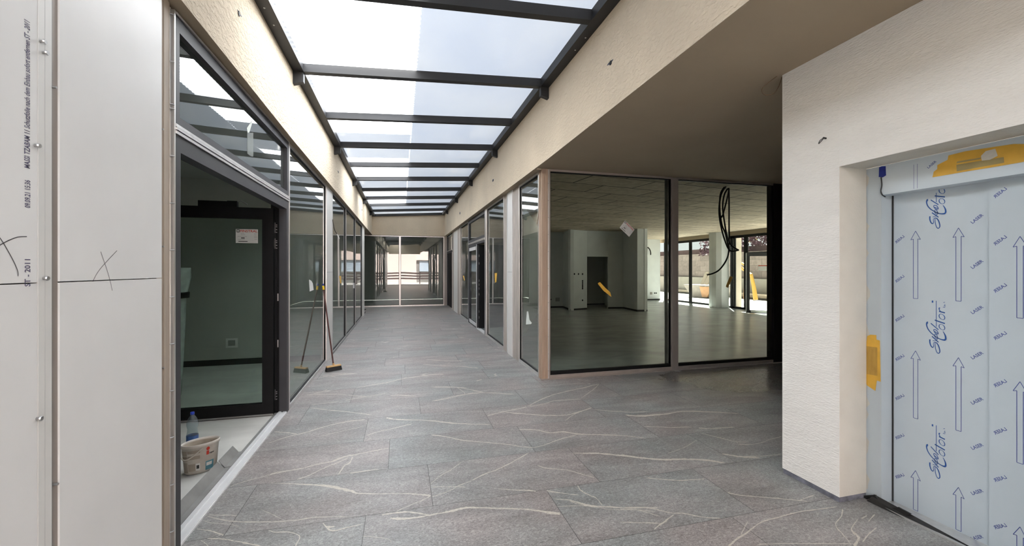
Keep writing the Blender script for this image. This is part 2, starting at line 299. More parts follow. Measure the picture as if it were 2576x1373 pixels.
# ------------------------------------------------------------------ mesh helper
WL = {}
class MB:
    def __init__(s): s.v = []; s.f = []; s.m = []; s.sm = []
    def add(s, vs, fs, m=0, smooth=False):
        b = len(s.v); s.v += [Vector(p) for p in vs]
        for f in fs: s.f.append([b + i for i in f]); s.m.append(m); s.sm.append(smooth)
        return s
    def hexa(s, p, m=0):
        return s.add(p, [(0, 1, 2, 3), (7, 6, 5, 4), (0, 4, 5, 1), (1, 5, 6, 2), (2, 6, 7, 3), (3, 7, 4, 0)], m)
    def box(s, x0, x1, y0, y1, z0, z1, m=0):
        return s.hexa([(x0, y0, z0), (x1, y0, z0), (x1, y1, z0), (x0, y1, z0), (x0, y0, z1), (x1, y0, z1), (x1, y1, z1), (x0, y1, z1)], m)
    def quad(s, pts, m=0): return s.add(pts, [tuple(range(len(pts)))], m)
    def prism(s, pts, d, m=0, m_side=None):             # outline of 3-D points pushed along d
        n = len(pts); d = Vector(d); P = [Vector(p) for p in pts]
        s.add(P + [p + d for p in P], [tuple(range(n - 1, -1, -1)), tuple(range(n, 2 * n))], m)
        b = len(s.v) - 2 * n
        for i in range(n):
            j = (i + 1) % n; s.f.append([b + i, b + j, b + n + j, b + n + i]); s.m.append(m if m_side is None else m_side); s.sm.append(False)
        return s
    def tube(s, path, r, n=8, m=0, r2=None, caps=True):
        P = [Vector(p) for p in path]; rings = []; up = Vector((.13, .31, .94))
        for i, p in enumerate(P):
            t = (P[min(i + 1, len(P) - 1)] - P[max(i - 1, 0)]).normalized()
            a = t.cross(up)
            if a.length < .05: a = t.cross(Vector((1, 0, 0)))
            a.normalize(); b = t.cross(a); rr = r if r2 is None else r + (r2 - r) * i / (len(P) - 1)
            rings.append([p + (a * math.cos(2 * PI * k / n) + b * math.sin(2 * PI * k / n)) * rr for k in range(n)])
        vs = [q for R in rings for q in R]; fs = []
        for i in range(len(P) - 1):
            for k in range(n): fs.append((i * n + k, i * n + (k + 1) % n, (i + 1) * n + (k + 1) % n, (i + 1) * n + k))
        s.add(vs, fs, m, True)
        if caps: s.add(rings[0], [tuple(range(n))], m); s.add(rings[-1], [tuple(range(n - 1, -1, -1))], m)
        return s
    def lathe(s, prof, c, n=24, m=0, sx=1.0, sy=1.0, rot=0.0, mats=None):
        vs = []; cr, sr = math.cos(rot), math.sin(rot)
        for r, z in prof:
            for k in range(n):
                x = r * sx * math.cos(2 * PI * k / n); y = r * sy * math.sin(2 * PI * k / n)
                vs.append((c[0] + x * cr - y * sr, c[1] + x * sr + y * cr, c[2] + z))
        b = len(s.v); s.v += [Vector(p) for p in vs]
        for i in range(len(prof) - 1):
            for k in range(n):
                s.f.append([b + i * n + k, b + i * n + (k + 1) % n, b + (i + 1) * n + (k + 1) % n, b + (i + 1) * n + k])
                s.m.append(mats[i] if mats else m); s.sm.append(True)
        return s
    def ribbon(s, left, right, m=0):
        n = len(left); return s.add(list(left) + list(right), [(i, i + 1, n + i + 1, n + i) for i in range(n - 1)], m)
    def build(s, name, mats, parent=None, recalc=True, bevel=0.0, origin=None):
        if not isinstance(mats, (list, tuple)): mats = [mats]
        if parent is not None: o3 = WL[parent]
        elif origin is not None: o3 = Vector(origin)
        else:
            xs = [p.x for p in s.v]; ys = [p.y for p in s.v]; zs = [p.z for p in s.v]
            o3 = Vector(((min(xs) + max(xs)) / 2, (min(ys) + max(ys)) / 2, min(zs)))
        me = bpy.data.meshes.new(name); me.from_pydata([tuple(p - o3) for p in s.v], [], s.f)
        for m in mats: me.materials.append(M[m] if isinstance(m, str) else m)
        me.polygons.foreach_set('material_index', s.m); me.polygons.foreach_set('use_smooth', s.sm)
        if recalc:
            bm = bmesh.new(); bm.from_mesh(me); bmesh.ops.recalc_face_normals(bm, faces=bm.faces); bm.to_mesh(me); bm.free()
        me.update()
        o = bpy.data.objects.new(name, me); COL.objects.link(o)
        if parent is not None: o.parent = parent
        else: o.location = o3
        WL[o] = o3
        if bevel > 0:
            bv = o.modifiers.new('bevel', 'BEVEL'); bv.width = bevel; bv.segments = 2; bv.limit_method = 'ANGLE'
        return o
def empty(name, loc):
    o = bpy.data.objects.new(name, None); COL.objects.link(o); o.location = loc; o.empty_display_size = .1; WL[o] = Vector(loc); return o
def tag(o, label, cat, group=None):
    o['label'] = label; o['category'] = cat
    if group: o['group'] = group
    return o
def thing(name, label, cat, loc, group=None): return tag(empty(name, loc), label, cat, group)
def struct(o, label=None, cat=None):
    o['kind'] = 'structure'
    if label: o['label'] = label
    if cat: o['category'] = cat
    return o

_tc = {}
def text2d(t, size=1.0, shear=0.0):
    k = (t, shear)
    if k not in _tc:
        cu = bpy.data.curves.new('lettering', 'FONT'); cu.body = t; cu.size = 1; cu.shear = shear; cu.resolution_u = 2; cu.offset = .018
        ob = bpy.data.objects.new('lettering', cu); COL.objects.link(ob)
        bpy.context.view_layer.update(); dg = bpy.context.evaluated_depsgraph_get(); me = ob.evaluated_get(dg).to_mesh()
        _tc[k] = ([(v.co.x, v.co.y) for v in me.vertices], [tuple(p.vertices) for p in me.polygons])
        ob.evaluated_get(dg).to_mesh_clear(); bpy.data.objects.remove(ob); bpy.data.curves.remove(cu)
    vs, fs = _tc[k]
    return [(x * size, y * size) for x, y in vs], fs
def put_text(mb, t, size, fn, m, shear=0.0, fit=None):
    vs, fs = text2d(t, 1.0, shear)
    if not vs: return
    x0 = min(v[0] for v in vs); x1 = max(v[0] for v in vs); k = size if fit is None else None
    sx = size if fit is None else fit / max(1e-6, x1 - x0)
    mb.add([fn((x - x0) * sx, y * size) for x, y in vs], fs, m)
def stroke(mb, pts, w, fn, m):                          # pen line in a 2-D frame, w = width or list of widths
    P = [Vector((p[0], p[1])) for p in pts]; n = len(P); W = w if isinstance(w, list) else [w] * n
    L_, R_ = [], []
    for i in range(n):
        t = (P[min(i + 1, n - 1)] - P[max(i - 1, 0)]).normalized(); q = Vector((-t.y, t.x)) * W[i] / 2
        L_.append(fn(P[i].x + q.x, P[i].y + q.y)); R_.append(fn(P[i].x - q.x, P[i].y - q.y))
    mb.ribbon(L_, R_, m)
def smoothpath(pts, k=4):                               # Catmull-Rom through the points
    P = [Vector(p) for p in pts]; out = []
    for i in range(len(P) - 1):
        a, b, c, d = P[max(i - 1, 0)], P[i], P[i + 1], P[min(i + 2, len(P) - 1)]
        for j in range(k):
            t = j / k; out.append(.5 * ((2 * b) + (c - a) * t + (2 * a - 5 * b + 4 * c - d) * t * t + (3 * b - a - 3 * c + d) * t ** 3))
    out.append(P[-1]); return out
# frames of reference along each glazed front: a = along, z = up, o = into the wall
def LW(a, z, o): return Vector((XL - o, a, z))
def RW(a, z, o): return Vector((XR + o, a, z))
def CW(a, z, o): return Vector((a, YC + o, z))
def EW(a, z, o): return Vector((a, YE + o, z))
def bar(mb, fr, a0, a1, z0, z1, o0, o1, m=0):
    return mb.hexa([fr(a0, z0, o0), fr(a1, z0, o0), fr(a1, z0, o1), fr(a0, z0, o1), fr(a0, z1, o0), fr(a1, z1, o0), fr(a1, z1, o1), fr(a0, z1, o1)], m)
WN = [0]
def glazing(fr, a0, a1, z0=.0, z1=ZT, w=.022, wb=.05, glass='glass', fmat='alu', split=None, wt=.03, ends=(1, 1), gb=.012):
    """one fixed pane in a slim frame"""
    WN[0] += 1
    r = struct(empty('window_%d' % WN[0], fr((a0 + a1) / 2, z0, .02)))
    f = MB(); lo, hi = min(a0, a1), max(a0, a1)
    if ends[0]: bar(f, fr, lo, lo + w, z0, z1, -.004, .06, 0)
    if ends[1]: bar(f, fr, hi - w, hi, z0, z1, -.004, .06, 0)
    bar(f, fr, lo + w, hi - w, z0, z0 + wb, -.004, .06, 0); bar(f, fr, lo + w, hi - w, z1 - wt, z1, -.004, .06, 0)
    # black gasket round the glass, set back
    g = .012
    bar(f, fr, lo + w, lo + w + g, z0 + wb, z1 - wt, .012, .055, 1); bar(f, fr, hi - w - g, hi - w, z0 + wb, z1 - wt, .012, .055, 1)
    bar(f, fr, lo + w, hi - w, z0 + wb, z0 + wb + gb, .012, .055, 1); bar(f, fr, lo + w, hi - w, z1 - wt - g, z1 - wt, .012, .055, 1)
    f.build('window_frame', [fmat, 'black'], r)
    p = MB(); bar(p, fr, lo + w, hi - w, z0 + wb, z1 - wt, .024, .032); p.build('glass_pane', glass, r)
    return r

# ------------------------------------------------------------------ setting: floor
mb = MB(); gr = []
ROWS = {0: -.2123, 1: .2053, 2: -.0946, 3: -.3256, 4: .2099, 5: -.57, 6: .01}
K0, K1 = -12, 27
cols = []
for k in range(K0, K1):
    y0 = 2.186 + .6015 * k; y1 = y0 + .6015
    if y0 < -5: y0 = -5
    y1 = min(y1, 18.01)
    if y1 <= y0: continue
    j = ROWS.get(k, random.uniform(-.6, .6)); n0 = math.floor((-1.2 - j) / 1.203)
    for n in range(n0, 9):
        x0 = j + 1.203 * n; x1 = x0 + 1.203
        lim = 7.5 if y0 < 5.572 and y1 > 2.0 else (2.0 if y0 >= 5.5 else 3.17)
        x0 = max(x0, -2.7 if y0 > 15 else XL - .005); x1 = min(x1, lim)
        if y1 > 5.575 and y0 < 5.575 and x1 > 1.97: pass
        if x1 <= x0: continue
        g = .0014; mb.quad([(x0 + g, y0 + g, 0), (x1 - g, y0 + g, 0), (x1 - g, y1 - g, 0), (x0 + g, y1 - g, 0)], 0)
        cols.append((random.random(), random.random(), random.random(), 0.0 if (y1 < 5.3 and x0 < 3.6) else 1.0))
nt_ = len(mb.f)
for xa, xb, ya, yb in ((XL - .005, 3.17, -5, 2.0), (XL - .005, 7.5, 2.0, 5.58), (XL - .005, 1.97, 5.58, 18.01), (-2.7, XL - .005, 15.05, 18.01)):
    mb.quad([(xa, ya, -.0015), (xb, ya, -.0015), (xb, yb, -.0015), (xa, yb, -.0015)], 1)
VE = [  # stone veins followed on the near tiles: (zoom origin, zoom scale), points, widths
 ((440, 1000, 3.680), [
  ([(880, 790), (1060, 795), (1250, 805), (1400, 815), (1530, 840), (1640, 865), (1700, 885), (1900, 890), (2100, 886), (2250, 895), (2365, 905)], [3, 5, 9, 15, 20, 17, 8, 5, 4, 7, 16]),
  ([(2370, 905), (2300, 945), (2200, 985), (2050, 1052)], 4), ([(860, 720), (950, 690), (1150, 660), (1300, 620), (1450, 590), (1560, 550), (1700, 520), (1850, 490), (1980, 465)], [4, 5, 4, 5, 9, 9, 5, 5, 4]),
  ([(520, 818), (600, 790), (760, 745), (960, 695), (1180, 650)], 3), ([(1130, 758), (1250, 715), (1350, 665), (1480, 610), (1600, 560)], [6, 5, 4, 5, 5]),
  ([(1645, 545), (1620, 600), (1570, 630), (1535, 680), (1515, 712)], [6, 8, 6, 8, 7]), ([(1620, 700), (1740, 682), (1890, 663)], [6, 7, 3]),
  ([(865, 420), (1050, 360), (1200, 325), (1400, 265), (1600, 220), (1760, 203)], 4), ([(920, 315), (1050, 325), (1130, 335)], 4),
  ([(1260, 92), (1400, 112), (1600, 130), (1820, 160)], 4),
  ([(205, 1215), (320, 1230), (400, 1255), (452, 1272)], [3, 6, 10, 9]), ([(300, 1303), (440, 1307), (550, 1325), (680, 1350), (800, 1375)], [5, 9, 7, 12, 8]),
  ([(310, 1085), (440, 1088), (575, 1090)], 4), ([(295, 1095), (450, 1132), (600, 1148), (780, 1150), (960, 1145), (1150, 1130), (1300, 1107), (1640, 1100)], [4, 6, 6, 7, 5, 6, 5, 3]),
  ([(800, 1035), (900, 1080), (985, 1120)], 3), ([(865, 1226), (930, 1245), (1050, 1243), (1140, 1270), (1155, 1300), (1130, 1345), (1118, 1373)], [4, 6, 5, 6, 8, 8, 6]),
  ([(1370, 1158), (1400, 1195), (1440, 1228), (1500, 1227), (1600, 1200), (1740, 1170)], [4, 9, 12, 9, 6, 5]), ([(1385, 1188), (1430, 1196), (1480, 1190)], [5, 14, 5]),
  ([(1740, 1280), (1850, 1288), (1980, 1310), (2003, 1345)], 3), ([(1770, 350), (1900, 310), (2000, 290), (2200, 240)], 3), ([(240, 1320), (280, 1345), (310, 1373)], 5),
  ([(1340, 360), (1500, 320), (1760, 262)], 2), ([(270, 1140), (350, 1160), (500, 1170), (600, 1195)], 3)]),
 ((1000, 950, 3.2455), [
  ([(-60, 1145), (0, 1150), (120, 1145), (240, 1125), (350, 1105), (450, 1085), (560, 1060), (700, 1062), (1000, 1070), (1150, 1085), (1240, 1100), (1330, 1110)], [6, 16, 12, 9, 8, 14, 12, 8, 6, 10, 14, 20]),
  ([(-130, 1120), (-40, 1105), (80, 1095), (200, 1110), (260, 1120)], [5, 9, 9, 8, 4]),
  ([(-92, 327), (-60, 332), (0, 340), (250, 348), (400, 365), (550, 375), (757, 380)], [7, 7, 6, 5, 7, 4, 4]), ([(730, 312), (850, 280), (1000, 250), (1050, 235)], 4),
  ([(880, 282), (1050, 295), (1250, 308), (1400, 300), (1500, 270), (1585, 245)], 5), ([(1585, 245), (1500, 275), (1430, 305), (1370, 350)], 4), ([(1600, 260), (1900, 280), (2050, 275)], 3),
  ([(990, 422), (1130, 425), (1250, 450), (1350, 440), (1500, 460), (1800, 470), (2020, 492)], [6, 5, 5, 7, 6, 5, 3]),
  ([(275, 465), (400, 482), (550, 512), (780, 532), (930, 548), (1000, 560), (1112, 570)], 4), ([(1112, 570), (1200, 548), (1300, 510), (1470, 462)], 4),
  ([(1140, 712), (1220, 738), (1380, 752), (1500, 785), (1610, 815)], 4), ([(1430, 615), (1650, 618), (1800, 632), (1950, 650), (2142, 665)], [5, 7, 8, 6, 6]),
  ([(1070, 612), (970, 670), (820, 745), (700, 790), (610, 838)], 5), ([(610, 838), (500, 880), (440, 915), (350, 950), (285, 970)], 3),
  ([(270, 865), (350, 800), (430, 755), (520, 690)], 3), ([(280, 892), (450, 888), (560, 892)], 3), ([(820, 905), (950, 915), (1050, 918), (1132, 926)], [3, 5, 7, 6]),
  ([(1210, 920), (1330, 940), (1480, 957)], 5), ([(1470, 880), (1500, 920), (1570, 960), (1620, 980), (1672, 1040)], [7, 6, 6, 4, 4]),
  ([(1280, 990), (1400, 998), (1500, 1025), (1580, 1045), (1700, 1052), (1900, 1062), (2142, 1058)], [4, 5, 8, 12, 7, 6, 5]), ([(1300, 1050), (1500, 1045), (1640, 1058)], 3),
  ([(1400, 1008), (1520, 1040), (1640, 1058), (1760, 1075), (2000, 1080), (2100, 1095)], 3), ([(1800, 1175), (2142, 1185)], 3), ([(2095, 1240), (2142, 1198), (2200, 1170)], [5, 9, 5]),
  ([(1070, 228), (1200, 165), (1320, 125), (1500, 85), (1640, 50)], 4), ([(1075, 234), (1200, 212), (1300, 185), (1500, 175)], 3), ([(1645, 50), (1600, 95), (1500, 165)], 3),
  ([(0, 142), (150, 148)], 3), ([(280, 190), (400, 172), (530, 140), (680, 120), (960, 137)], 3), ([(300, 75), (480, 78), (690, 114)], 3)]),
 ((1560, 880, 2.785), [
  ([(0, 735), (150, 755), (300, 768), (450, 765), (600, 772), (737, 792)], [6, 7, 8, 8, 8, 5]), ([(35, 455), (150, 462), (300, 450), (450, 430), (650, 435), (830, 445)], [5, 8, 7, 6, 4, 4]),
  ([(170, 535), (350, 542), (500, 540)], 3), ([(550, 545), (620, 550), (800, 540)], 4), ([(330, 725), (450, 682), (540, 628)], 2), ([(715, 728), (850, 748), (980, 755)], 6), ([(850, 748), (1000, 742), (1130, 730)], 3),
  ([(180, 895), (370, 912), (500, 910), (592, 902)], 4), ([(750, 998), (850, 1018), (1050, 1035), (1200, 1048), (1312, 1060)], 4), ([(1250, 1055), (1362, 1015)], 4),
  ([(1520, 1097), (1400, 1115), (1250, 1135), (1100, 1175), (1000, 1200), (940, 1240), (880, 1285), (810, 1330), (760, 1375)], [4, 4, 5, 6, 7, 6, 8, 10, 14]), ([(892, 1205), (868, 1250), (845, 1295)], 4),
  ([(1560, 1115), (1550, 1165), (1508, 1222), (1560, 1290), (1610, 1350)], [9, 6, 4, 4, 4]), ([(960, 1362), (1200, 1355), (1640, 1358)], 4), ([(1665, 1185), (1635, 1225), (1622, 1260), (1660, 1300), (1672, 1320), (1640, 1375)], [4, 6, 7, 12, 14, 16]),
  ([(1800, 1243), (1740, 1290), (1700, 1345)], [6, 9, 6]), ([(1690, 1180), (1730, 1160)], 6), ([(1740, 1200), (1785, 1150)], 6), ([(0, 1105), (200, 1105), (350, 1140), (450, 1145), (560, 1168), (705, 1180)], 5), ([(0, 1115), (120, 1120), (280, 1165)], 3),
  ([(375, 1155), (300, 1210), (240, 1255)], 6), ([(830, 660), (950, 658), (1060, 625), (1130, 605)], 3), ([(560, 580), (800, 640), (900, 645)], 2), ([(0, 1205), (280, 1215)], 3)]),
 ((780, 900, 5.152), [
  ([(600, 385), (850, 345), (1000, 318), (1200, 270), (1400, 240), (1600, 215), (1732, 212)], 5), ([(-40, 478), (300, 468), (560, 488), (730, 500)], 4), ([(450, 548), (700, 508), (990, 455)], 3), ([(30, 470), (180, 428), (230, 400)], 3),
  ([(1040, 487), (1200, 483), (1350, 492)], 4), ([(1570, 380), (1900, 380), (2030, 390)], 4), ([(2110, 425), (2235, 440)], 5), ([(1900, 380), (1990, 440), (2005, 468)], 4), ([(1580, 560), (1750, 525), (1950, 480), (2200, 455)], 4),
  ([(1460, 80), (1700, 100), (1950, 110), (2180, 130)], 4), ([(1510, 20), (1750, 35), (1980, 40)], 4), ([(2152, 297), (2230, 280)], 6), ([(460, 102), (540, 102)], 3), ([(20, 605), (200, 585), (365, 565)], 3), ([(100, 255), (400, 215), (470, 208)], 3)])]
rv = random.Random(3); vz = .0005
for (ox, oy, sc), lines in VE:
    for pts, w in lines:
        vz += .000015; P3 = smoothpath([(p[0], p[1], 0) for p in pts], 6); n = len(pts)
        Wd = w if isinstance(w, list) else [w] * n
        le, ri = [], []
        for i, p in enumerate(P3):
            t = i / 6; a = min(int(t), n - 1); b = min(a + 1, n - 1); ww = (Wd[a] + (Wd[b] - Wd[a]) * (t - a)) * .64 * rv.uniform(.6, 1.25)
            if i in (0, len(P3) - 1): ww *= .35
            q = (P3[min(i + 1, len(P3) - 1)] - P3[max(i - 1, 0)]); q = Vector((-q.y, q.x)).normalized()
            jx, jy = rv.uniform(-2, 2), rv.uniform(-1.3, 1.3)
            le.append(fl((p.x + jx + q.x * ww) / sc + ox, (p.y + jy + q.y * ww) / sc + oy, vz)); ri.append(fl((p.x + jx - q.x * ww) / sc + ox, (p.y + jy - q.y * ww) / sc + oy, vz))
        mb.ribbon(le, ri, 2)
fo = mb.build('floor', ['tile', 'grout', 'vein'], recalc=False, origin=(0, 0, 0))
struct(fo)
me = fo.data; bm = bmesh.new(); bm.from_mesh(me)
for f in bm.faces:
    f.normal_update()
    if f.normal.z < 0: f.normal_flip()
bm.to_mesh(me); bm.free()
ca = me.attributes.new('tile', 'FLOAT_COLOR', 'FACE')
for i in range(len(me.polygons)): ca.data[i].color = cols[i] if i < nt_ else (.5, .5, .5, 0)
# other floors
struct(MB().box(-5.2, XL - .005, -5, 7.75, -.12, -.004).build('floor_left_room', 'concrete_room'))
struct(MB().box(-5.2, XL - .005, 7.75, 15.1, -.12, -.004).build('floor_left_rear', 'concrete_shop'))
struct(MB().prism([(XR + .05, YC + .03, -.004), (7.5, YC + .03, -.004), (12.9, YC + .03, -.004), (12.9, 19, -.004), (XR + .05, 19, -.004)], (0, 0, -.1)).build('floor_shop', 'concrete_shop'))
struct(MB().box(-2.7, 2.1, YE + .02, 22, -.12, -.004).build('floor_rear', 'concrete_shop'))
struct(MB().box(-60, 80, -60, 90, -.3, -.13).build('ground', 'asphalt'))
struct(MB().box(12.9, 17.4, 5, 30, -.13, -.03).build('ground_yard', 'asphalt'))

# ------------------------------------------------------------------ setting: friezes, soffit, roofs
def zb(y): return 2.955 + .014 * max(0.0, 5.0 - y)
def frieze(name, xs, ztop):
    mb = MB()
    for a, b, xa, xb in xs:
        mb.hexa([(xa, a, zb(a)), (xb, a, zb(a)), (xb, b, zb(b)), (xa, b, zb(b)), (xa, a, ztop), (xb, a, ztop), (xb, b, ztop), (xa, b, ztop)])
        mb.m[-6] = 1                                  # smooth plastered underside, in the beige darkened for shade
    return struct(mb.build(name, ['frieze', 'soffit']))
frieze('wall_left_frieze', [(-5, 1.5, -1.34, -1.13), (1.5, 5.0, -1.34, -1.13), (5.0, YE + .2, -1.34, -1.13)], 3.86)
frieze('wall_right_frieze', [(-5, 1.5, 1.81, 1.84), (1.5, 5.0, 1.81, 1.84), (5.0, YC + .02, 1.81, 1.84), (YC + .02, YE + .2, 1.81, 2.06)], 4.02)
struct(MB().box(-1.13, 1.81, YE - .02, YE + .2, 2.945, 4.0).build('wall_end_frieze', 'frieze'))
struct(MB().box(-1.13, 1.81, -5.2, -5.0, 2.95, 4.05).build('wall_rear_frieze', 'frieze'))
XWN = 12.75
so = MB()
def zs_(y): return 2.968 + .0225 * (YC - y)
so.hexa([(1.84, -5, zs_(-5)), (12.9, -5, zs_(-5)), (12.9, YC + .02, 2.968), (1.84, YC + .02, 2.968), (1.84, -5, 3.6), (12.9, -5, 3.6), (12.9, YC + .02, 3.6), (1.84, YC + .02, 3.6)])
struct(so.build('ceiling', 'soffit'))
struct(MB().box(2.06, XWN + .1, YC, 19.2, 3.03, 3.5).build('ceiling_shop', 'shop_ceiling'))
struct(MB().box(-5.3, -1.34, -5, 18.2, 3.0, 3.5).build('ceiling_left', 'room_wall'))
struct(MB().box(-2.8, 2.2, YE + .2, 22.2, 2.95, 3.5).build('ceiling_rear', 'room_wall'))

# ------------------------------------------------------------------ skylight
def zg(x): return 3.79 + (x + 1.02) * (3.947 - 3.79) / 2.72     # underside of the glass
sky = thing('skylight', 'long opal glass skylight on dark steel beams running over the corridor', 'skylight', (.34, 6.5, 3.7))
r = MB(); r.box(-1.132, -1.02, -5, YE, 3.70, 3.79); rl = r.build('rail', 'steel_dark', sky)
r = MB(); r.box(1.70, 1.812, -5, YE, 3.845, 3.947); r.build('rail', 'steel_dark', sky)
BY = [5.0 + 1.445 * k for k in range(-7, 10)]
for i, y in enumerate(BY):
    e = .02 if y > 17.9 else 0
    y0, y1 = (y - .02, y + .06) if not e else (YE - .10, YE - .02)
    b = MB(); zl, zr = zg(-1.02), zg(1.70)
    b.hexa([(-1.02, y0, zl - .088), (1.70, y0, zr - .10), (1.70, y1, zr - .10), (-1.02, y1, zl - .088), (-1.02, y0, zl), (1.70, y0, zr), (1.70, y1, zr), (-1.02, y1, zl)])
    bb = b.build('beam', 'steel_dark', sky)
    # welded end plates
    if i % 2 == 1:
        for xa, xb, zt in ((-1.131, -1.025, 3.70), (1.705, 1.811, 3.845)):
            w = MB(); zz = zt - .135
            xi, xo = (xb, xa) if xa < 0 else (xa, xb)
            w.hexa([(xi, y0 + .01, zz + .03), (xo, y0 + .01, zz), (xo, y0 + .075, zz), (xi, y0 + .075, zz + .03), (xi, y0 + .01, zt), (xo, y0 + .01, zt), (xo, y0 + .075, zt), (xi, y0 + .075, zt)])
            w.build('bracket', 'steel_dark', sky)
for a, b in zip(BY, BY[1:]):
    y0, y1 = a + .03, b + .01
    # a single sheet lets the daylight through once
    q = MB(); q.quad([(-1.12, y1, zg(-1.12) + .003), (1.80, y1, zg(1.80) + .003), (1.80, y0, zg(1.80) + .003), (-1.12, y0, zg(-1.12) + .003)]); q.build('glass_pane', 'opal', sky, recalc=False)
for (X, Z, us) in ((-1.078, 3.699, [(665, 20), (689, 63)]), (1.755, 3.844, [(1473, 95), (1447, 126)])):
    for u, v in us:
        d = F * (H - Z) / (v - V0); p = fl(u, v, Z); s_ = MB(); s_.lathe([(0, -.004), (.007, -.004), (.009, 0)], (p.x, p.y, Z), 10); s_.build('screw', 'screw', sky)

# taller neighbour's east roof, plus unseen sheets added to shade and stripe the opal glass
SUN = Vector((-1.0, -1.33, -2.88)).normalized()
def corr(name, x0, x1, y0, y1, z, mt='sheet'):
    m_ = MB(); vs = []; n = int((y1 - y0) / .02)
    L_ = [(x0, y0 + .02 * i, z + .022 * math.sin(2 * PI * (.02 * i) / .08)) for i in range(n + 1)]
    R_ = [(x1, p[1], p[2]) for p in L_]
    m_.ribbon(L_, R_)
    o = m_.build(name, mt, recalc=False)
    return struct(o)
ZR = 5.1
def sh(x, y):   # point of the roof that shades (x, y) on the glass
    k = (ZR - zg(x)) / -SUN.z
    return x - SUN.x * k, y - SUN.y * k
ax, ay = sh(.17, -5); bx, by = sh(.17, 19.5)
corr('roof_sheet_east', ax, 5.0, ay, by, ZR)
for ya, yb, xx in ((.0, 3.45, -1.3), (7.35, 9.02, -1.3), (11.0, 12.3, -1.3), (13.5, 14.3, -1.3), (15.2, 19.0, -1.3)):  # unseen sheets added to keep the sun off these bays
    p0 = sh(-1.3, ya); p1 = sh(.17, yb); q = sh(xx, ya)
    corr('shade_sheet_bridge', p0[0], p1[0], p0[1], p1[1], ZR)
for ya, yb in ((-5, .0), (3.45, 7.35), (9.02, 11.0), (12.3, 13.5), (14.3, 15.2)):  # unseen banded sheets added to stripe the sunlit bays
    p0 = sh(-1.5, ya); p1 = sh(.17, yb); corr('stripe_sheet_clear', p0[0], p1[0], p0[1], p1[1], ZR, 'sheet_clear')
struct(MB().box(2.2, 5.0, -5, 20, 3.5, 5.0).build('wall_upper_east', 'house_white'))

# ------------------------------------------------------------------ left side: rooms
struct(MB().box(-5.3, -5.2, -5, 18.2, 0, 3.0).build('wall_left_rooms', 'room_wall'))
struct(MB().box(-5.2, -1.27, 7.75, 7.87, 0, 3.0).build('wall_left_party', 'room_wall'))
struct(MB().box(-5.2, -1.27, 14.45, 14.6, 0, 3.0).build('wall_left_party_rear', 'room_wall'))
struct(MB().box(-5.2, -1.32, 7.735, 7.75, 0, .09).build('baseboard_left', 'dark_base'))
struct(MB().box(-2.8, -2.7, 14.9, 18.2, 0, 3.0).build('wall_alcove', 'room_wall'))
struct(MB().box(-1.36, -1.235, -5, 2.63, 0, 2.99).build('wall_left', 'film_strip'))
struct(MB().box(-5.2, -1.36, .3, .42, 0, 3.0).build('wall_left_near', 'room_wall'))
# socket on the party wall, seen through the open leaf
p = onY(7.735, 584, 862)
b = MB(); b.box(p.x - .085, p.x + .085, 7.717, 7.735, p.z - .075, p.z + .075, 0); b.box(p.x - .05, p.x + .05, 7.712, 7.717, p.z - .045, p.z + .045, 1)
tag(b.build('wall_socket', ['white_plastic', 'grey_box']), 'small pale wall socket low on the back wall seen through the open glazed door', 'socket')
# tall plastic-wrapped bundle
w = thing('insulation_bundle', 'tall pale bundle in crinkled plastic wrap with a black strap behind the open door', 'bundle', (-2.72, 6.0, 0))
b = MB(); rnd = random.Random(5)
prof = [(0, .10, .16), (.4, .12, .17), (.9, .14, .18), (1.2, .155, .19), (1.45, .20, .2), (1.57, .22, .14)]
vs = []; n = 18
for z, rx, ry in prof:
    for k in range(n):
        a = 2 * PI * k / n; q = 1 + rnd.uniform(-.05, .05)
        vs.append((-2.72 + rx * q * math.cos(a), 6.0 + ry * q * math.sin(a), z))
fs = [(i * n + k, i * n + (k + 1) % n, (i + 1) * n + (k + 1) % n, (i + 1) * n + k) for i in range(len(prof) - 1) for k in range(n)] + [tuple(range(n - 1, -1, -1)), tuple(range((len(prof) - 1) * n, len(prof) * n))]
b.add(vs, fs, 0, True); b.build('wrapped_body', 'wrap', w)
b = MB(); b.lathe([(.16, 1.20), (.195, 1.20), (.20, 1.27), (.16, 1.27)], (-2.72, 6.0, 0), 20, sx=.97, sy=1.06); b.build('strap', 'black', w)

# ------------------------------------------------------------------ left wall boards
def on_left(x_off):
    return lambda u, v: Vector((x_off, onX(XL, u, v).y, onX(XL, u, v).z))
XB = -1.178
def wall_board(label, ya, yb, za, zb_, mats=('film_white',), x=XB, t=.02):
    m_ = MB(); m_.box(x - t, x, ya, yb, za, zb_, 0); return m_, label
ZJ = 1.509
y78, y113, y121, y133, y397, y430, y437 = yL(78), yL(114), yL(120), yL(134), yL(397), yL(430), yL(436.5)
PL = lambda u, v: Vector((XB + .0007, onX(XB, u, v).y, onX(XB, u, v).z))
def pen(mb, pix, w, m):                 # pencil mark followed on the board face
    P = smoothpath([PL(u, v) for u, v in pix], 6)
    stroke(mb, [(p.y, p.z) for p in P], w, lambda a, b: Vector((XB + .0007, a, b)), m)
def board_text(mb, t, u, v0, v1, hgt, m):                # text running upwards from v0 to v1
    a = PL(u, v0); b = PL(u, v1); ln = b.z - a.z
    put_text(mb, t, hgt, lambda x, y: Vector((XB + .0007, a.y - .004 - y, a.z + x)), m, fit=ln)
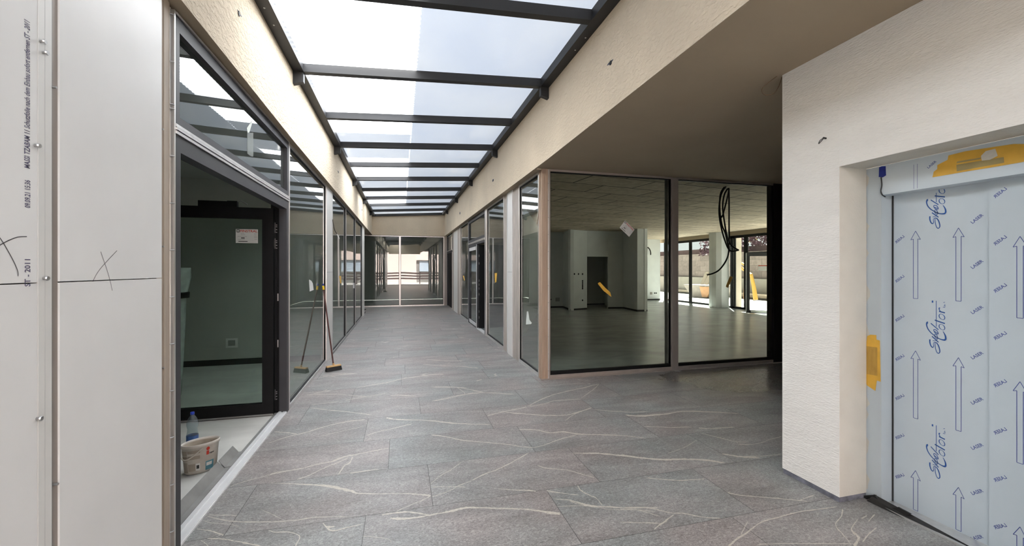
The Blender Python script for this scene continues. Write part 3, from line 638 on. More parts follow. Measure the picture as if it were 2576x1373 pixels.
# upper board with the printed line
b = MB(); b.box(XB - .02, XB, .45, y78, ZJ + .002, 2.98, 0)
board_text(b, 'ST - 2011', 78, 720, 652, .030, 1)
board_text(b, '09.09.21 15:36', 78, 524, 455, .030, 1)
board_text(b, 'MASSI TZABAM 11 Schutzfolie nach dem Einbau sofort entfernen ST - 2011', 77, 425, 58, .030, 1)
pen(b, [(-8, 590), (4, 605), (20, 632), (35, 660), (44, 682), (45, 694)], .0032, 2)
pen(b, [(-10, 622), (5, 613), (25, 603), (45, 596), (67, 595)], .0032, 2)
tag(b.build('wall_board', ['film_white', 'ink', 'pencil']), 'upper white film-covered wall board with printed text up its edge and half a pencil cross', 'wall board', 'white wall boards')
b = MB(); b.box(XB - .02, XB, .45, y78, .0, ZJ - .002, 0)
tag(b.build('wall_board', 'film_white'), 'lower blank white wall board at the far left, below the printed one', 'wall board', 'white wall boards')
b = MB(); b.box(XB - .02, XB, y133 + .002, y397, ZJ + .002, 2.98, 0)
pen(b, [(253, 633), (258, 648), (265, 668), (272, 690), (278, 712)], .0028, 1); pen(b, [(294, 630), (275, 650), (255, 672), (242, 690), (233, 708)], .0028, 1)
tag(b.build('wall_board', ['film_white', 'pencil']), 'glossy upper white wall board with a whole pencil cross near its lower edge', 'wall board', 'white wall boards')
b = MB(); b.box(XB - .02, XB, y133 + .002, y397, .0, ZJ - .002, 0)
pen(b, [(278, 712), (280, 722), (282, 731)], .0028, 1)
tag(b.build('wall_board', ['film_white', 'pencil']), 'lower white wall board beside the raw batten, only the tip of a pencil cross on it', 'wall board', 'white wall boards')
# vertical strip with screws and its metal channel
st = thing('cover_strip', 'narrow white vertical strip with protruding screws between the white wall boards', 'cover strip', (XB, (y78 + y113) / 2, 0))
b = MB(); b.box(XB - .02, XB + .001, y78 + .0015, y113, 0, 2.98, 0); b.box(XB + .001, XB + .0013, yL(96), yL(96) + .001, 0, 2.98, 1); b.build('strip', ['film_strip', 'grey_print'], st)
for u, v in ((101, 104), (107, 132), (87, 366), (108, 700), (92, 1053)):
    p = PL(u, v); t = MB(); t.tube([(XB, p.y, p.z), (XB + .012, p.y - .001, p.z)], .005, 10); t.tube([(XB + .012, p.y - .001, p.z), (XB + .016, p.y - .001, p.z)], .0085, 10, r2=.007); t.build('screw', 'screw', st)
ch = thing('metal_channel', 'brownish bare metal channel running up between white strip and pencil-crossed boards', 'metal channel', (XB, y121, 0))
b = MB(); b.box(XB - .02, XB - .004, y113, y121, 0, 2.98, 1); b.box(XB - .02, XB - .006, y121, y133 + .002, 0, 2.98, 0); b.build('channel', ['metal_brown', 'zinc'], ch)
for u, v in ((133, 219), (138, 1218)):
    p = PL(u, v); t = MB(); t.tube([(XB - .006, p.y, p.z), (XB + .010, p.y, p.z)], .004, 8); t.build('screw', 'screw', ch)
bt = thing('wooden_batten', 'raw brown wooden batten standing between white boards and the left shop door', 'batten', (XL, y430 - .05, 0))
b = MB(); b.box(XL - .04, XL - .006, y397, y430, 0, 2.99, 0); b.box(XL - .006, XL - .002, yL(414), yL(424), 0, 2.99, 0); b.build('batten', 'batten', bt)
for u, v in ((399, 29), (409, 325), (410, 620), (411, 925), (404, 1140)):
    p = onX(XL, u, v); t = MB(); t.tube([(XL - .006, p.y, p.z), (XL + .004, p.y, p.z)], .005, 8); t.build('screw', 'screw', bt)
al = thing('edge_profile', 'slim aluminium edge profile with screw clips between batten and left shop door', 'edge profile', (XL, y437 - .01, 0))
b = MB(); b.box(XL - .05, XL - .012, y430, y437, 0, 2.975, 0); b.box(XL - .012, XL + .008, yL(434.5), y437 + .004, 0, 2.965, 0); b.build('profile', 'alu', al)
for v in (36, 155, 262, 273, 392, 511, 629, 747, 865, 983, 1100, 1219, 1337):
    z = onX(XL, 433, v).z; t = MB(); t.tube([(XL - .013, y430 + .006, z), (XL + .002, y430 + .010, z), (XL + .006, y437 - .004, z)], .0035, 8); t.build('clip', 'screw', al)

# ------------------------------------------------------------------ left shop door with transom
ya, yb = yL(436.5) + .006, yL(725.5)
WN[0] += 1
d1 = struct(empty('door_1', (XL, (ya + yb) / 2, 0)), 'anthracite framed shop door with transom, its glazed leaf open inward, on the left', 'door')
f = MB(); FO = .07
bar(f, LW, ya, ya + .062, 0, 2.30, -.004, FO); bar(f, LW, yb - .085, yb, 0, 2.30, -.004, FO); bar(f, LW, ya + .062, yb - .085, 2.205, 2.295, -.004, FO)
f.build('door_frame', 'anthracite', d1)
f = MB()
for z0, z1, o in ((2.297, 2.313, -.012), (2.318, 2.331, -.016), (2.336, 2.352, -.010)): bar(f, LW, ya, yb + .01, z0, z1, o, .03)
bar(f, LW, ya, yb, 2.295, 2.355, .004, .06, 1)
f.build('metal_rail', ['alu', 'zinc'], d1)
t_ = f = MB(); z0, z1 = 2.355, 2.945
bar(f, LW, ya, ya + .05, z0, z1, -.004, FO); bar(f, LW, yb - .065, yb, z0, z1, -.004, FO); bar(f, LW, ya + .05, yb - .065, z0, z0 + .045, -.004, FO); bar(f, LW, ya + .05, yb - .065, z1 - .075, z1, -.004, FO)
f2 = f.build('transom_frame', 'anthracite', d1)
p = MB(); bar(p, LW, ya + .05, yb - .065, z0 + .045, z1 - .075, .028, .036); p.build('transom_glass', 'glass', d1)
f = MB(); bar(f, LW, ya, yb, 2.949, 2.962, -.012, .03); f.build('head_rail', 'alu', d1)
f = MB(); bar(f, LW, yb, yb + .03, 0, 2.955, -.008, .06); f.build('mullion', 'alu', d1)
# jamb rebate with fittings on the hinge side
f = MB(); f.box(XL - .16, XL - FO, yb - .05, yb - .005, 0, 2.30); f.box(XL - .115, XL - .10, yb - .062, yb - .05, .01, 2.2); f.box(XL - .14, XL - .13, yb - .058, yb - .05, .01, 2.2); f.build('jamb_rebate', 'black', d1)
for v in (760, 605, 562):
    pass
for z in (.20, 1.83, 2.0):
    q = MB(); y_ = yb - .064
    q.box(XL - .150, XL - .138, y_ - .012, y_, z - .05, z + .05, 0); q.box(XL - .118, XL - .112, y_ - .008, y_, z - .055, z + .055, 0)
    for dz in (-.05, -.02, .01, .03): q.tube([(XL - .100, y_ - .006, z + dz), (XL - .100, y_ + .003, z + dz)], .006, 8)
    for dz in (-.085, -.068, .07): q.tube([(XL - .144, y_ - .010, z + dz), (XL - .140, y_, z + dz)], .008, 8)
    q.build('hinge', 'screw', d1)
for z in (.75, 1.25):
    q = MB(); q.box(XL - .092, XL - .082, yb - .068, yb - .060, z - .04, z + .04); q.build('strike_plate', 'alu', d1)
# the open leaf
lx1, lx0, ly = XL - .115, XL - 1.20, 4.985
lf = MB(); z0, z1 = .012, 2.20
lf.box(lx0, lx0 + .11, ly - .035, ly + .035, z0, z1); lf.box(lx1 - .105, lx1, ly - .035, ly + .035, z0, z1); lf.box(lx0 + .11, lx1 - .105, ly - .035, ly + .035, z0, .13); lf.box(lx0 + .11, lx1 - .105, ly - .035, ly + .035, 2.085, z1)
leaf = lf.build('door_leaf', 'black', d1)
g_ = MB(); g_.box(lx0 + .11, lx1 - .105, ly - .006, ly + .006, .13, 2.085); g_.build('leaf_glass', 'glass_door', leaf)
g_ = MB(); g_.box(lx0, lx1, ly - .038, ly - .03, .004, .02); g_.build('drip_rail', 'zinc', leaf)
c0, c1 = onY(ly, 500, 510).x, onY(ly, 590, 510).x
g_ = MB(); g_.box(c0, c1, ly - .02, ly + .03, 2.202, 2.26, 0); g_.box(c1 - .06, c1 + .03, ly - .025, ly + .02, 2.202, 2.265, 0); g_.tube([(c1 + .02, ly, 2.262), (c1 + .07, ly - .02, 2.268), (c1 + .12, ly - .01, 2.235)], .007, 8, 1); g_.build('door_closer', ['black', 'screw'], leaf)
# threshold
t_ = MB(); t_.box(XL - .085, XL + .004, ya + .062, yb - .08, -.01, .012, 0); t_.box(XL - .075, XL - .050, ya + .062, yb - .08, .012, .020, 0); t_.box(XL - .03, XL + .0, ya + .062, yb - .08, .012, .017, 0); t_.box(XL - .115, XL - .085, ya + .062, yb - .08, -.01, .006, 1)
t_.build('threshold', ['alu_white', 'zinc'], d1)
# the paper sticker on the leaf
def sticker(name, label, cat, fn, w, h, extra=True):
    m_ = MB()
    def P(x, y, k=0): return fn(x * w, y * h, .0006 * k)
    m_.hexa([P(0, 0), P(1, 0), P(1, 1), P(0, 1), P(0, 0, 1), P(1, 0, 1), P(1, 1, 1), P(0, 1, 1)], 0)
    def rect(x0, y0, x1, y1, m): m_.quad([P(x0, y0, 2), P(x1, y0, 2), P(x1, y1, 2), P(x0, y1, 2)], m)
    rect(.04, .77, .17, .97, 2); m_.quad([P(.07, .815, 3), P(.14, .815, 3), P(.14, .925, 3), P(.07, .925, 3)], 0)
    put_text(m_, 'FINSTRAL', h * .235, lambda x, y: fn(.20 * w + x, .785 * h + y, .0012), 1, fit=.78 * w)
    if extra:
        for i, (x0, x1, y) in enumerate(((.22, .38, .68), (.22, .42, .58), (.08, .5, .46), (.1, .4, .25), (.82, .97, .7), (.82, .97, .6), (.82, .97, .5), (.82, .97, .4), (.84, .97, .28))): rect(x0, y, x1, y + .03, 3)
        rect(.24, .33, .40, .40, 2); rect(.12, .10, .53, .15, 2)
    return tag(m_.build(name, ['paper', 'red', 'dark_print', 'grey_print'], recalc=False), label, cat)
a, bq = onY(ly - .007, 593, 611), onY(ly - .007, 649, 577)
sticker('sticker', 'white paper label with red lettering stuck on the open door leaf glass', 'sticker', lambda x, y, k: Vector((a.x + x, ly - .0065 - k, a.z + y)), bq.x - a.x, bq.z - a.z)

# debris inside the door
zs = .0
p0, p1 = fl(455, 1345), fl(560, 1172)
an = thing('metal_angle', 'grey sheet-metal angle leaning along the inside of the left door threshold', 'metal angle', (XL - .16, 3.3, 0))
def lean(y0, y1, mb, h=.062, dx=.05):
    mb.hexa([(XL - .125, y0, .0), (XL - .128, y0, .0), (XL - .128, y1, .0), (XL - .125, y1, .0), (XL - .125 - dx, y0, h), (XL - .128 - dx, y0, h), (XL - .128 - dx, y1, h), (XL - .125 - dx, y1, h)])
b = MB(); lean(2.75, 3.72, b); b.box(XL - .128, XL - .09, 2.75, 3.72, .006, .009); b.build('angle', 'zinc', an)
an2 = thing('metal_offcut', 'short grey sheet-metal offcut just beyond the long angle at the door threshold', 'metal angle', (XL - .16, 3.9, 0))
b = MB(); lean(3.735, 4.02, b); b.box(XL - .128, XL - .09, 3.735, 4.02, .006, .009); b.build('offcut', 'zinc', an2)

# bucket
bc = fl(505, 1181); bc.z = -.004
bk = thing('plaster_bucket', 'dirty off-white oval plaster bucket standing inside the left doorway', 'bucket', bc)
ROT = math.radians(32)
b = MB()
b.lathe([(.0, .002), (.105, .002), (.112, .012), (.128, .20), (.135, .202), (.137, .225), (.131, .227), (.125, .21), (.109, .02), (0, .018)], bc, 40, sx=.92, sy=.62, rot=ROT, mats=[0, 0, 0, 0, 0, 0, 0, 1, 1]); b.build('body', ['bucket', 'bucket_dirt'], bk)
A = math.radians
def bpt(a, z, off=.001):
    a = a - A(22)
    r_ = .112 + (z - .012) / .188 * .016 + off
    x = r_ * .92 * math.cos(a); y = r_ * .62 * math.sin(a)
    return Vector((bc.x + x * math.cos(ROT) - y * math.sin(ROT), bc.y + x * math.sin(ROT) + y * math.cos(ROT), bc.z + z))
def patch(mb, a0, a1, z0, z1, m, off=.0012, n=8):
    mb.ribbon([bpt(a0 + (a1 - a0) * i / n, z0, off) for i in range(n + 1)], [bpt(a0 + (a1 - a0) * i / n, z1, off) for i in range(n + 1)], m)
lb = MB()
patch(lb, A(205), A(238), .15, .185, 0); patch(lb, A(205), A(238), .105, .145, 0); patch(lb, A(240), A(283), .165, .187, 0); patch(lb, A(240), A(283), .12, .145, 0); patch(lb, A(240), A(268), .03, .085, 0); patch(lb, A(210), A(238), .02, .098, 0)
patch(lb, A(268), A(283), .03, .085, 4, n=4); patch(lb, A(271), A(280), .045, .072, 3, .0018, 3)
patch(lb, A(301), A(333), .018, .085, 1); patch(lb, A(304), A(325), .05, .075, 4, .0018); patch(lb, A(303), A(312), .135, .165, 2, .0018, 3); 
c_ = A(308); lb.add([bpt(c_ + .10 * math.cos(t), .181 + .014 * math.sin(t), .002) for t in [2 * PI * k / 16 for k in range(16)]], [tuple(range(16))], 2)
put_text(lb, 'super', .020, lambda x, y: bpt(A(314) + x * 7.2, .138 + y, .0018), 3, fit=.045)
lb.build('label_print', ['bucket_brown', 'teal', 'red', 'dark_print', 'paper'], bk, recalc=False)
h_ = MB(); P = []
for i in range(15):
    t = i / 14; aa = A(186) + t * A(104); P.append(bpt(aa, .195 - .085 * math.sin(PI * min(1, t * 1.0)) * (1 - .35 * t), .014))
h_.tube(smoothpath(P, 2), .0045, 8); h_.build('handle', 'bucket', bk)

# bottle
bo = fl(484, 1130); bo.z = -.004
bt_ = thing('water_bottle', 'clear plastic water bottle with blue cap standing behind the plaster bucket', 'bottle', bo)
b = MB(); pr_ = [(0, .003), (.036, .003), (.042, .012), (.043, .10), (.042, .14), (.037, .165), (.036, .185), (.040, .20), (.043, .22), (.042, .24), (.034, .265), (.020, .290), (.0135, .298), (.0135, .312)]
b.lathe(pr_, bo, 28); b.build('body', 'pet', bt_)
b = MB(); b.lathe([(.0437, .055), (.0440, .06), (.0440, .125), (.0437, .13)], bo, 28); b.build('label', 'pet_label', bt_)
b = MB(); b.lathe([(0, .326), (.0145, .326), (.0155, .323), (.0155, .305), (.0140, .305)], bo, 20); b.build('cap', 'blue_cap', bt_)

# ------------------------------------------------------------------ left glazing run
Lp = [(yb + .03, yL(821.5)), (yL(836.5), yL(870.5)), (yL(870.8), yL(894)), (yL(894.3), yL(911))]
for i, (a0, a1) in enumerate(Lp): glazing(LW, a0, a1, z0=0.0, z1=ZT, w=.02 if i < 1 else .014, wb=.045, fmat='alu' if i < 1 else 'dull_alu')
def post(name, fr, a0, a1, label, cat='post', m='film_strip', o0=-.002, group=None, joint=None, battens=None):
    t = thing(name, label, cat, fr((a0 + a1) / 2, 0, .02), group)
    b = MB(); bar(b, fr, a0, a1, 0, ZT, o0, .08, 0)
    if joint: bar(b, fr, a0, a1, joint - .0015, joint + .0015, o0 - .0008, o0, 1)
    b.build('board', [m, 'gap_dark'], t); return t
pp = post('white_post', LW, yL(821.5) + .002, yL(836.5) - .002, 'white film-covered post between the left panes, behind the leaning broom', 'post', joint=1.5)
post('white_post', LW, yL(911) + .002, 15.05, 'white film-covered post at the far end of the left glazing', 'post')
# cable with white tips at the head of the first post
wv = MB(); q = onX(XL, 836, 555); wv.tube(smoothpath([(XL + .004, q.y, 2.45), (XL + .015, q.y, 2.38), (XL + .03, q.y + .05, 2.27), (XL + .06, q.y + .12, 2.2)], 4), .006, 8, 0); wv.tube([(XL + .06, q.y + .12, 2.2), (XL + .09, q.y + .2, 2.12)], .007, 8, 1)
tag(wv.build('wire_end', ['cable', 'white_plastic']), 'loose black cable end with a white tip hanging beside the post on the left', 'cable')

# ------------------------------------------------------------------ end glazing
glazing(EW, -1.75, xE(1005.8), z1=2.93, w=.03, fmat='alu'); glazing(EW, xE(1006), xE(1117.4), z1=2.93, w=.035, fmat='alu')
struct(MB().box(-2.8, -1.75, YE, YE + .1, 0, 3.0).build('wall_end_left', 'room_wall'))
struct(MB().box(-2.7, -1.34, 14.9, YE, 2.955, 3.0).build('ceiling_alcove', 'soffit'))
struct(MB().box(-2.8, 2.2, 22, 22.1, 0, 3.0).build('wall_rear_back', 'room_wall'))
struct(MB().box(-2.9, -2.8, YE, 22, 0, 3.0).build('wall_rear_left', 'room_wall'))
struct(MB().box(2.1, 2.2, YE + .1, 22, 0, 3.0).build('wall_rear_right', 'room_wall'))
post('end_post', EW, xE(1117.4) + .002, 1.93, 'slim metal post in the far right corner of the corridor', 'post', 'metal_brown')

# ------------------------------------------------------------------ right side
Rr = lambda u: min(yR(u), YE - .02)
# far door
a1, a0 = Rr(1124.6), Rr(1138)
d2 = struct(empty('door_2', (XR, (a0 + a1) / 2, 0)), 'narrow dark door with transom at the far right end of the corridor', 'door')
f = MB(); bar(f, RW, a0, a0 + .05, 0, ZT, -.004, .07); bar(f, RW, a1 - .05, a1, 0, ZT, -.004, .07); bar(f, RW, a0 + .05, a1 - .05, 2.2, 2.28, -.004, .07); bar(f, RW, a0 + .05, a1 - .05, ZT - .06, ZT, -.004, .07); f.build('door_frame', 'anthracite', d2)
f = MB(); bar(f, RW, a0, a0 + .05, 0, 2.2, -.012, -.004); bar(f, RW, a0, a1, 2.28, 2.31, -.016, -.004); f.build('metal_rail', 'alu', d2)
p = MB(); bar(p, RW, a0 + .05, a1 - .05, 2.28, ZT - .06, .024, .032); p.build('transom_glass', 'glass', d2)
p = MB(); bar(p, RW, a0 + .55, a1 - .05, .01, 2.2, .03, .06); p.build('door_leaf', 'black', d2)
b = Rr(1141.5)
post('weathered_batten', RW, b, a0 - .002, 'weathered grey batten beside the far right door', 'batten', 'batten_grey', .0)
post('white_post', RW, Rr(1151), b - .002, 'white film-covered board post on the right, before the far door', 'post')
post('weathered_batten', RW, Rr(1157.2), Rr(1151) - .002, 'weathered grey batten between white post and the farthest right pane', 'batten', 'batten_grey')
glazing(RW, Rr(1178.3), Rr(1157.4), w=.035, fmat='alu')
# double door on the right
a1, a0 = Rr(1178.5) - .004, Rr(1220)
d3 = struct(empty('door_3', (XR, (a0 + a1) / 2, 0)), 'dark framed double door with transom, half open, on the right', 'door')
f = MB(); bar(f, RW, a0, a0 + .05, 0, ZT, -.004, .07); bar(f, RW, a1 - .12, a1, 0, ZT, -.004, .07); bar(f, RW, a0 + .05, a1 - .12, 2.20, 2.25, -.004, .07); bar(f, RW, a0 + .05, a1 - .12, 2.30, 2.37, -.004, .07); bar(f, RW, a0 + .05, a1 - .12, ZT - .09, ZT, -.004, .07); f.build('door_frame', 'anthracite', d3)
f = MB(); bar(f, RW, a0, a1, 2.25, 2.273, -.014, .03); bar(f, RW, a0, a1, 2.278, 2.30, -.010, .03); f.build('metal_rail', 'alu', d3)
p = MB(); bar(p, RW, a0 + .05, a1 - .12, 2.37, ZT - .09, .024, .032); p.build('transom_glass', 'glass', d3)
b0 = Rr(1199.5)
f = MB(); lo, hi = b0, a1 - .12
bar(f, RW, lo, lo + .10, .03, 2.20, .0, .06); bar(f, RW, hi - .06, hi, .03, 2.20, .0, .06); bar(f, RW, lo + .1, hi - .06, .03, .12, .0, .06); bar(f, RW, lo + .1, hi - .06, 2.1, 2.2, .0, .06); lf3 = f.build('door_leaf', 'anthracite', d3)
p = MB(); bar(p, RW, lo + .1, hi - .06, .12, 2.1, .026, .034); p.build('leaf_glass', 'glass', lf3)
f = MB(); bar(f, RW, lo + .12, hi - .08, 2.06, 2.15, -.012, -.001); bar(f, RW, lo + .12, hi - .08, .04, .13, -.012, -.001); bar(f, RW, lo - .01, lo + .035, .02, 2.2, -.010, -.001); f.build('edge_film', 'alu_white', lf3)
f = MB(); f.box(XR + .05, XR + .95, b0 - .09, b0 - .02, .02, 2.18); o3 = f.build('door_leaf', 'black', d3)
f = MB()
for z in (.3, .45, .9, 1.05, 1.15, 1.25, 1.7, 1.9): f.box(XR + .045, XR + .052, b0 - .085, b0 - .065, z - .03, z + .03)
f.build('lock_plate', 'alu', o3)
f = MB(); bar(f, RW, a0 + .05, b0 - .02, -.01, .02, -.004, .09); f.build('threshold', 'alu_white', d3)
post('slim_mullion', RW, Rr(1224), Rr(1220) - .002, 'slim bare aluminium mullion between the right double door and a pane', 'mullion', 'alu', -.006)
glazing(RW, Rr(1267.3), Rr(1224) - .002, w=.02, fmat='alu')
post('weathered_batten', RW, Rr(1278.5), Rr(1267.3) - .002, 'weathered grey batten on the right, on the far side of the middle white board', 'batten', 'batten_grey', .004)
post('white_post', RW, Rr(1290), Rr(1278.5) - .002, 'white film-covered board between two weathered battens on the right', 'post', joint=1.5, o0=-.012)
post('weathered_batten', RW, Rr(1305), Rr(1290) - .002, 'weathered grey batten on the right, next to the pane by the corner', 'batten', 'batten_grey', .004)
glazing(RW, yR(1355.2), yR(1305) - .002, w=.022, fmat='alu')
# brown corner post
cp = thing('corner_post', 'brown corner post where the right glazing meets the big shop window', 'post', (XR, YC, 0))
b = MB(); b.box(XR, 2.005, YC, yR(1355.4) - .002, 0, 2.965, 0); b.box(XR - .006, XR, YC + .02, YC + .035, 0, 2.96, 0); b.box(XR - .005, XR, YC + .06, YC + .072, 0, 2.96, 0)
b.box(XR + .02, XR + .03, YC - .004, YC, 0, 2.96, 0); b.box(XR + .058, XR + .070, YC - .004, YC, 0, 2.96, 0); b.build('post', 'corner_brown', cp)
b = MB(); b.box(2.005, 2.022, YC - .006, YC + .06, 0, 2.96, 0); b.build('edge_strip', 'alu', cp)
for z in [.12 + .24 * i for i in range(12)]:
    t = MB(); t.tube([(2.010, YC - .006, z), (2.010, YC - .011, z)], .006, 8); t.build('screw', 'screw', cp)
wr = MB(); wr.tube(smoothpath([(XR - .008, YC + .02, 2.954), (XR - .02, YC + .03, 2.85), (XR - .012, YC + .06, 2.7), (XR - .015, YC + .09, 2.5), (XR - .02, YC + .10, 2.3), (XR - .03, YC + .13, 2.2)], 4), .004, 6)
tag(wr.build('thin_wire', 'wire_brown'), 'thin dark red wire hanging down the top of the brown corner post', 'wire')

# cross glazing of the shop
X1, X2, X3 = 2.022, onY(YC, 1691, 600).x, onY(YC, 1703.5, 600).x
glazing(CW, X1, X2 + .0, z1=2.965, w=.018, wb=.055, glass='glass_shop', fmat='metal_brown', wt=.03, gb=.045)
post('steel_mullion', CW, X2 + .001, X3 - .001, 'slim bare metal mullion between the two big shop panes', 'mullion', 'metal_brown', -.012)
mm = MB(); mm.box(X2 - .075, X2 - .02, YC + .075, YC + .085, -.004, 2.93); tag(mm.build('edge_spacer', 'zinc'), 'grey vertical strip standing behind the glass beside the shop window mullion', 'strip')
X4 = onY(YC, 1947, 600).x
glazing(CW, X3, X4, z1=2.965, w=.018, wb=.055, glass='glass_shop', fmat='metal_brown', wt=.03, gb=.045, ends=(1, 0))
struct(MB().box(X4, 7.6, YC, YC + .14, 0, 3.0).build('wall_cross', 'black'))
struct(MB().box(XR - .02, X4 + .4, YC - .03, YC - .005, 0.0, .012).build('trim_1', 'metal_brown'))
struct(MB().box(7.5, 7.6, 1.5, YC, 0, 3.1).build('wall_passage_end', 'soffit'))
# shop interior walls
def wallseg(name, pts, m='shop_wall', z0=0, z1=3.03, t=.12, base=True):
    mb = MB()
    for (x0, y0), (x1, y1) in zip(pts, pts[1:]):
        d = Vector((x1 - x0, y1 - y0, 0)).normalized(); n_ = Vector((-d.y, d.x, 0)) * t
        P = [Vector((x0, y0, z0)), Vector((x1, y1, z0)), Vector((x1, y1, z0)) + n_, Vector((x0, y0, z0)) + n_]
        mb.hexa(P + [p + Vector((0, 0, z1 - z0)) for p in P])
    o = struct(mb.build(name, m))
    if base:
        bb = MB()
        for (x0, y0), (x1, y1) in zip(pts, pts[1:]):
            d = Vector((x1 - x0, y1 - y0, 0)).normalized(); n_ = Vector((-d.y, d.x, 0)) * -.004
            P = [Vector((x0, y0, 0)), Vector((x1, y1, 0)), Vector((x1, y1, 0)) + n_, Vector((x0, y0, 0)) + n_]
            bb.hexa(P + [p + Vector((0, 0, .06)) for p in P])
        struct(bb.build('baseboard_' + name.split('_', 1)[1], 'dark_base'))
    return o
wallseg('wall_partition', [(2.02, 7.5), (5.4, 15.78)], base=False)
wallseg('wall_shop_niche', [(5.3, 15.78), (6.32, 15.75)])
wallseg('wall_shop_return', [(6.32, 15.75), (6.14, 14.55)])
wallseg('wall_shop_front', [(6.13, 14.55), (6.93, 14.82)])
wallseg('wall_shop_head', [(6.93, 14.82), (7.85, 14.87)], z0=2.03, base=False)
wallseg('wall_shop_mid', [(7.85, 14.87), (8.46, 14.78)])
wallseg('wall_shop_pier_side', [(8.46, 14.78), (8.37, 13.62)])
wallseg('wall_shop_pier', [(8.37, 13.62), (8.75, 13.56)])
wallseg('wall_shop_pier_back', [(8.75, 13.56), (8.95, 18.45)], base=False)
wallseg('wall_shop_closet', [(6.5, 16.6), (8.7, 16.6)], m='room_wall')
wallseg('wall_shop_closet_side', [(6.6, 16.6), (6.85, 14.85)], m='room_wall', t=-.1, base=False)
wallseg('wall_shop_closet_flank', [(8.0, 14.95), (8.6, 16.6)], m='room_wall', t=-.1, base=False)
struct(MB().box(6.3, 8.9, 14.95, 16.7, 2.95, 3.02).build('ceiling_closet', 'room_wall'))
wallseg('wall_shop_bright', [(8.9, 18.4), (12.6, 18.4)], t=.15)
struct(MB().box(2.02, 5.3, 15.8, 15.95, 0, 3.03).build('wall_room_right_back', 'soffit'))
struct(MB().box(7.6, 13.0, YC, YC + .12, 0, 3.03).build('wall_shop_near', 'shop_wall'))
# outlets on the shop walls
def onSeg(P0, P1, u, v, off=.004):
    dx, dy = _ray(u); x0, y0 = P0; x1, y1 = P1
    den = dx * (y1 - y0) - dy * (x1 - x0); d = (x0 * (y1 - y0) - y0 * (x1 - x0)) / den
    return Vector((dx * d, dy * d, H - d * (v - V0) / F))
holes = [(1444.5, 689), (1454.8, 689), (1465, 689), (1465, 706.5), (1465, 711.5), (1465, 716.5), (1465, 721), (1465, 725.5), (1465, 755)]
nm = ['left one of the three in the row', 'middle one of the three in the row', 'right one of the three in the row', 'top of the column of five', 'second from top in the column of five', 'middle of the column of five', 'fourth from top in the column of five', 'bottom of the column of five', 'lone lowest hole near the floor']
for (u, v), t in zip(holes, nm):
    p = onSeg((6.13, 14.55), (6.93, 14.82), u, v); b = MB(); b.tube([(p.x - .004, p.y - .012, p.z), (p.x, p.y, p.z)], .034, 14)
    tag(b.build('socket_hole', 'black'), 'round black socket hole beside the shop doorway, ' + t, 'socket hole', 'socket holes beside the shop doorway')
p = onSeg((5.3, 15.78), (6.32, 15.75), 1402.5, 753); b = MB(); b.box(p.x - .09, p.x + .09, 15.745, 15.765, p.z - .075, p.z + .075)
tag(b.build('junction_box', 'grey_box'), 'grey square junction box low on the niche wall of the shop', 'junction box')
p = onSeg((5.3, 15.78), (6.32, 15.75), 1384.8, 753); b = MB(); b.tube([(p.x, p.y - .014, p.z), (p.x, p.y, p.z)], .034, 14); tag(b.build('socket_hole', 'black'), 'round black socket hole left of the grey junction box in the shop', 'socket hole')
p = onY(18.4, 1638, 737.5); b = MB(); b.box(p.x - .06, p.x + .06, 18.385, 18.4, p.z - .06, p.z + .06); tag(b.build('junction_box', 'rust'), 'small reddish square junction box on the bright shop wall', 'junction box')
for u, t in ((1646.8, 'left'), (1650.8, 'right')):
    p = onY(18.4, u, 737); b = MB(); b.tube([(p.x, 18.385, p.z), (p.x, 18.4, p.z)], .035, 12); tag(b.build('socket_hole', 'black'), 'round black socket hole on the bright shop wall, %s one of the pair' % t, 'socket hole')
b = MB(); b.tube(smoothpath([onY(18.41, 1628, 622), onY(18.3, 1633, 625), onY(18.25, 1636.5, 633), onY(18.25, 1637, 641)], 4), .028, 8)
tag(b.build('conduit_end', 'cable'), 'short bent black conduit poking out of the bright shop wall', 'conduit')

# shop windows towards the yard (plane X = 12.75)
XWN = 12.75
def WW(a, z, o): return Vector((XWN + o, a, z))
yw = lambda u: onX(XWN, u, 600).y
ZW = 2.87
struct(MB().box(XWN - .02, XWN + .1, YC, 18.6, ZW, 3.03).build('wall_window_header', 'soffit'))
yy = [18.3, yw(1736), yw(1800)]
glazing(WW, yw(1736), 18.3, z1=ZW, w=.08, wb=.06, glass='glass_clear', fmat='black', wt=.09)
glazing(WW, 13.7, yw(1736), z1=ZW, w=.06, wb=.06, glass='glass_clear', fmat='black', wt=.09)
pc = MB(); n = 20; y0c, y1c = yw(1836.5), yw(1802)
ptsc = [(12.70, y1c, 0), (12.35, y1c - .05, 0), (12.22, y1c - .2, 0), (12.20, (y0c + y1c) / 2, 0), (12.24, y0c + .18, 0), (12.38, y0c + .04, 0), (12.70, y0c, 0)]
pc.prism(ptsc, (0, 0, 3.03)); struct(pc.build('wall_column', 'shop_wall'))
ys1, ys0 = yw(1836), yw(1876)
glazing(WW, ys0, ys1 - .02, z1=ZW, w=.09, wb=.06, glass='glass_clear', fmat='black', wt=.09)
ye = yw(1948)
glazing(WW, ye, ys0 - .002, z0=2.13, z1=ZW, w=.06, wb=.05, glass='glass_clear', fmat='black', wt=.09)
glazing(WW, YC + .1, ye - .002, z1=ZW, w=.07, wb=.06, glass='glass_clear', fmat='black', wt=.09)
b = MB(); b.box(XWN + .07, XWN + .45, ys1 - .12, ys1 - .06, 0, ZW); struct(b.build('trim_2', 'cream'))
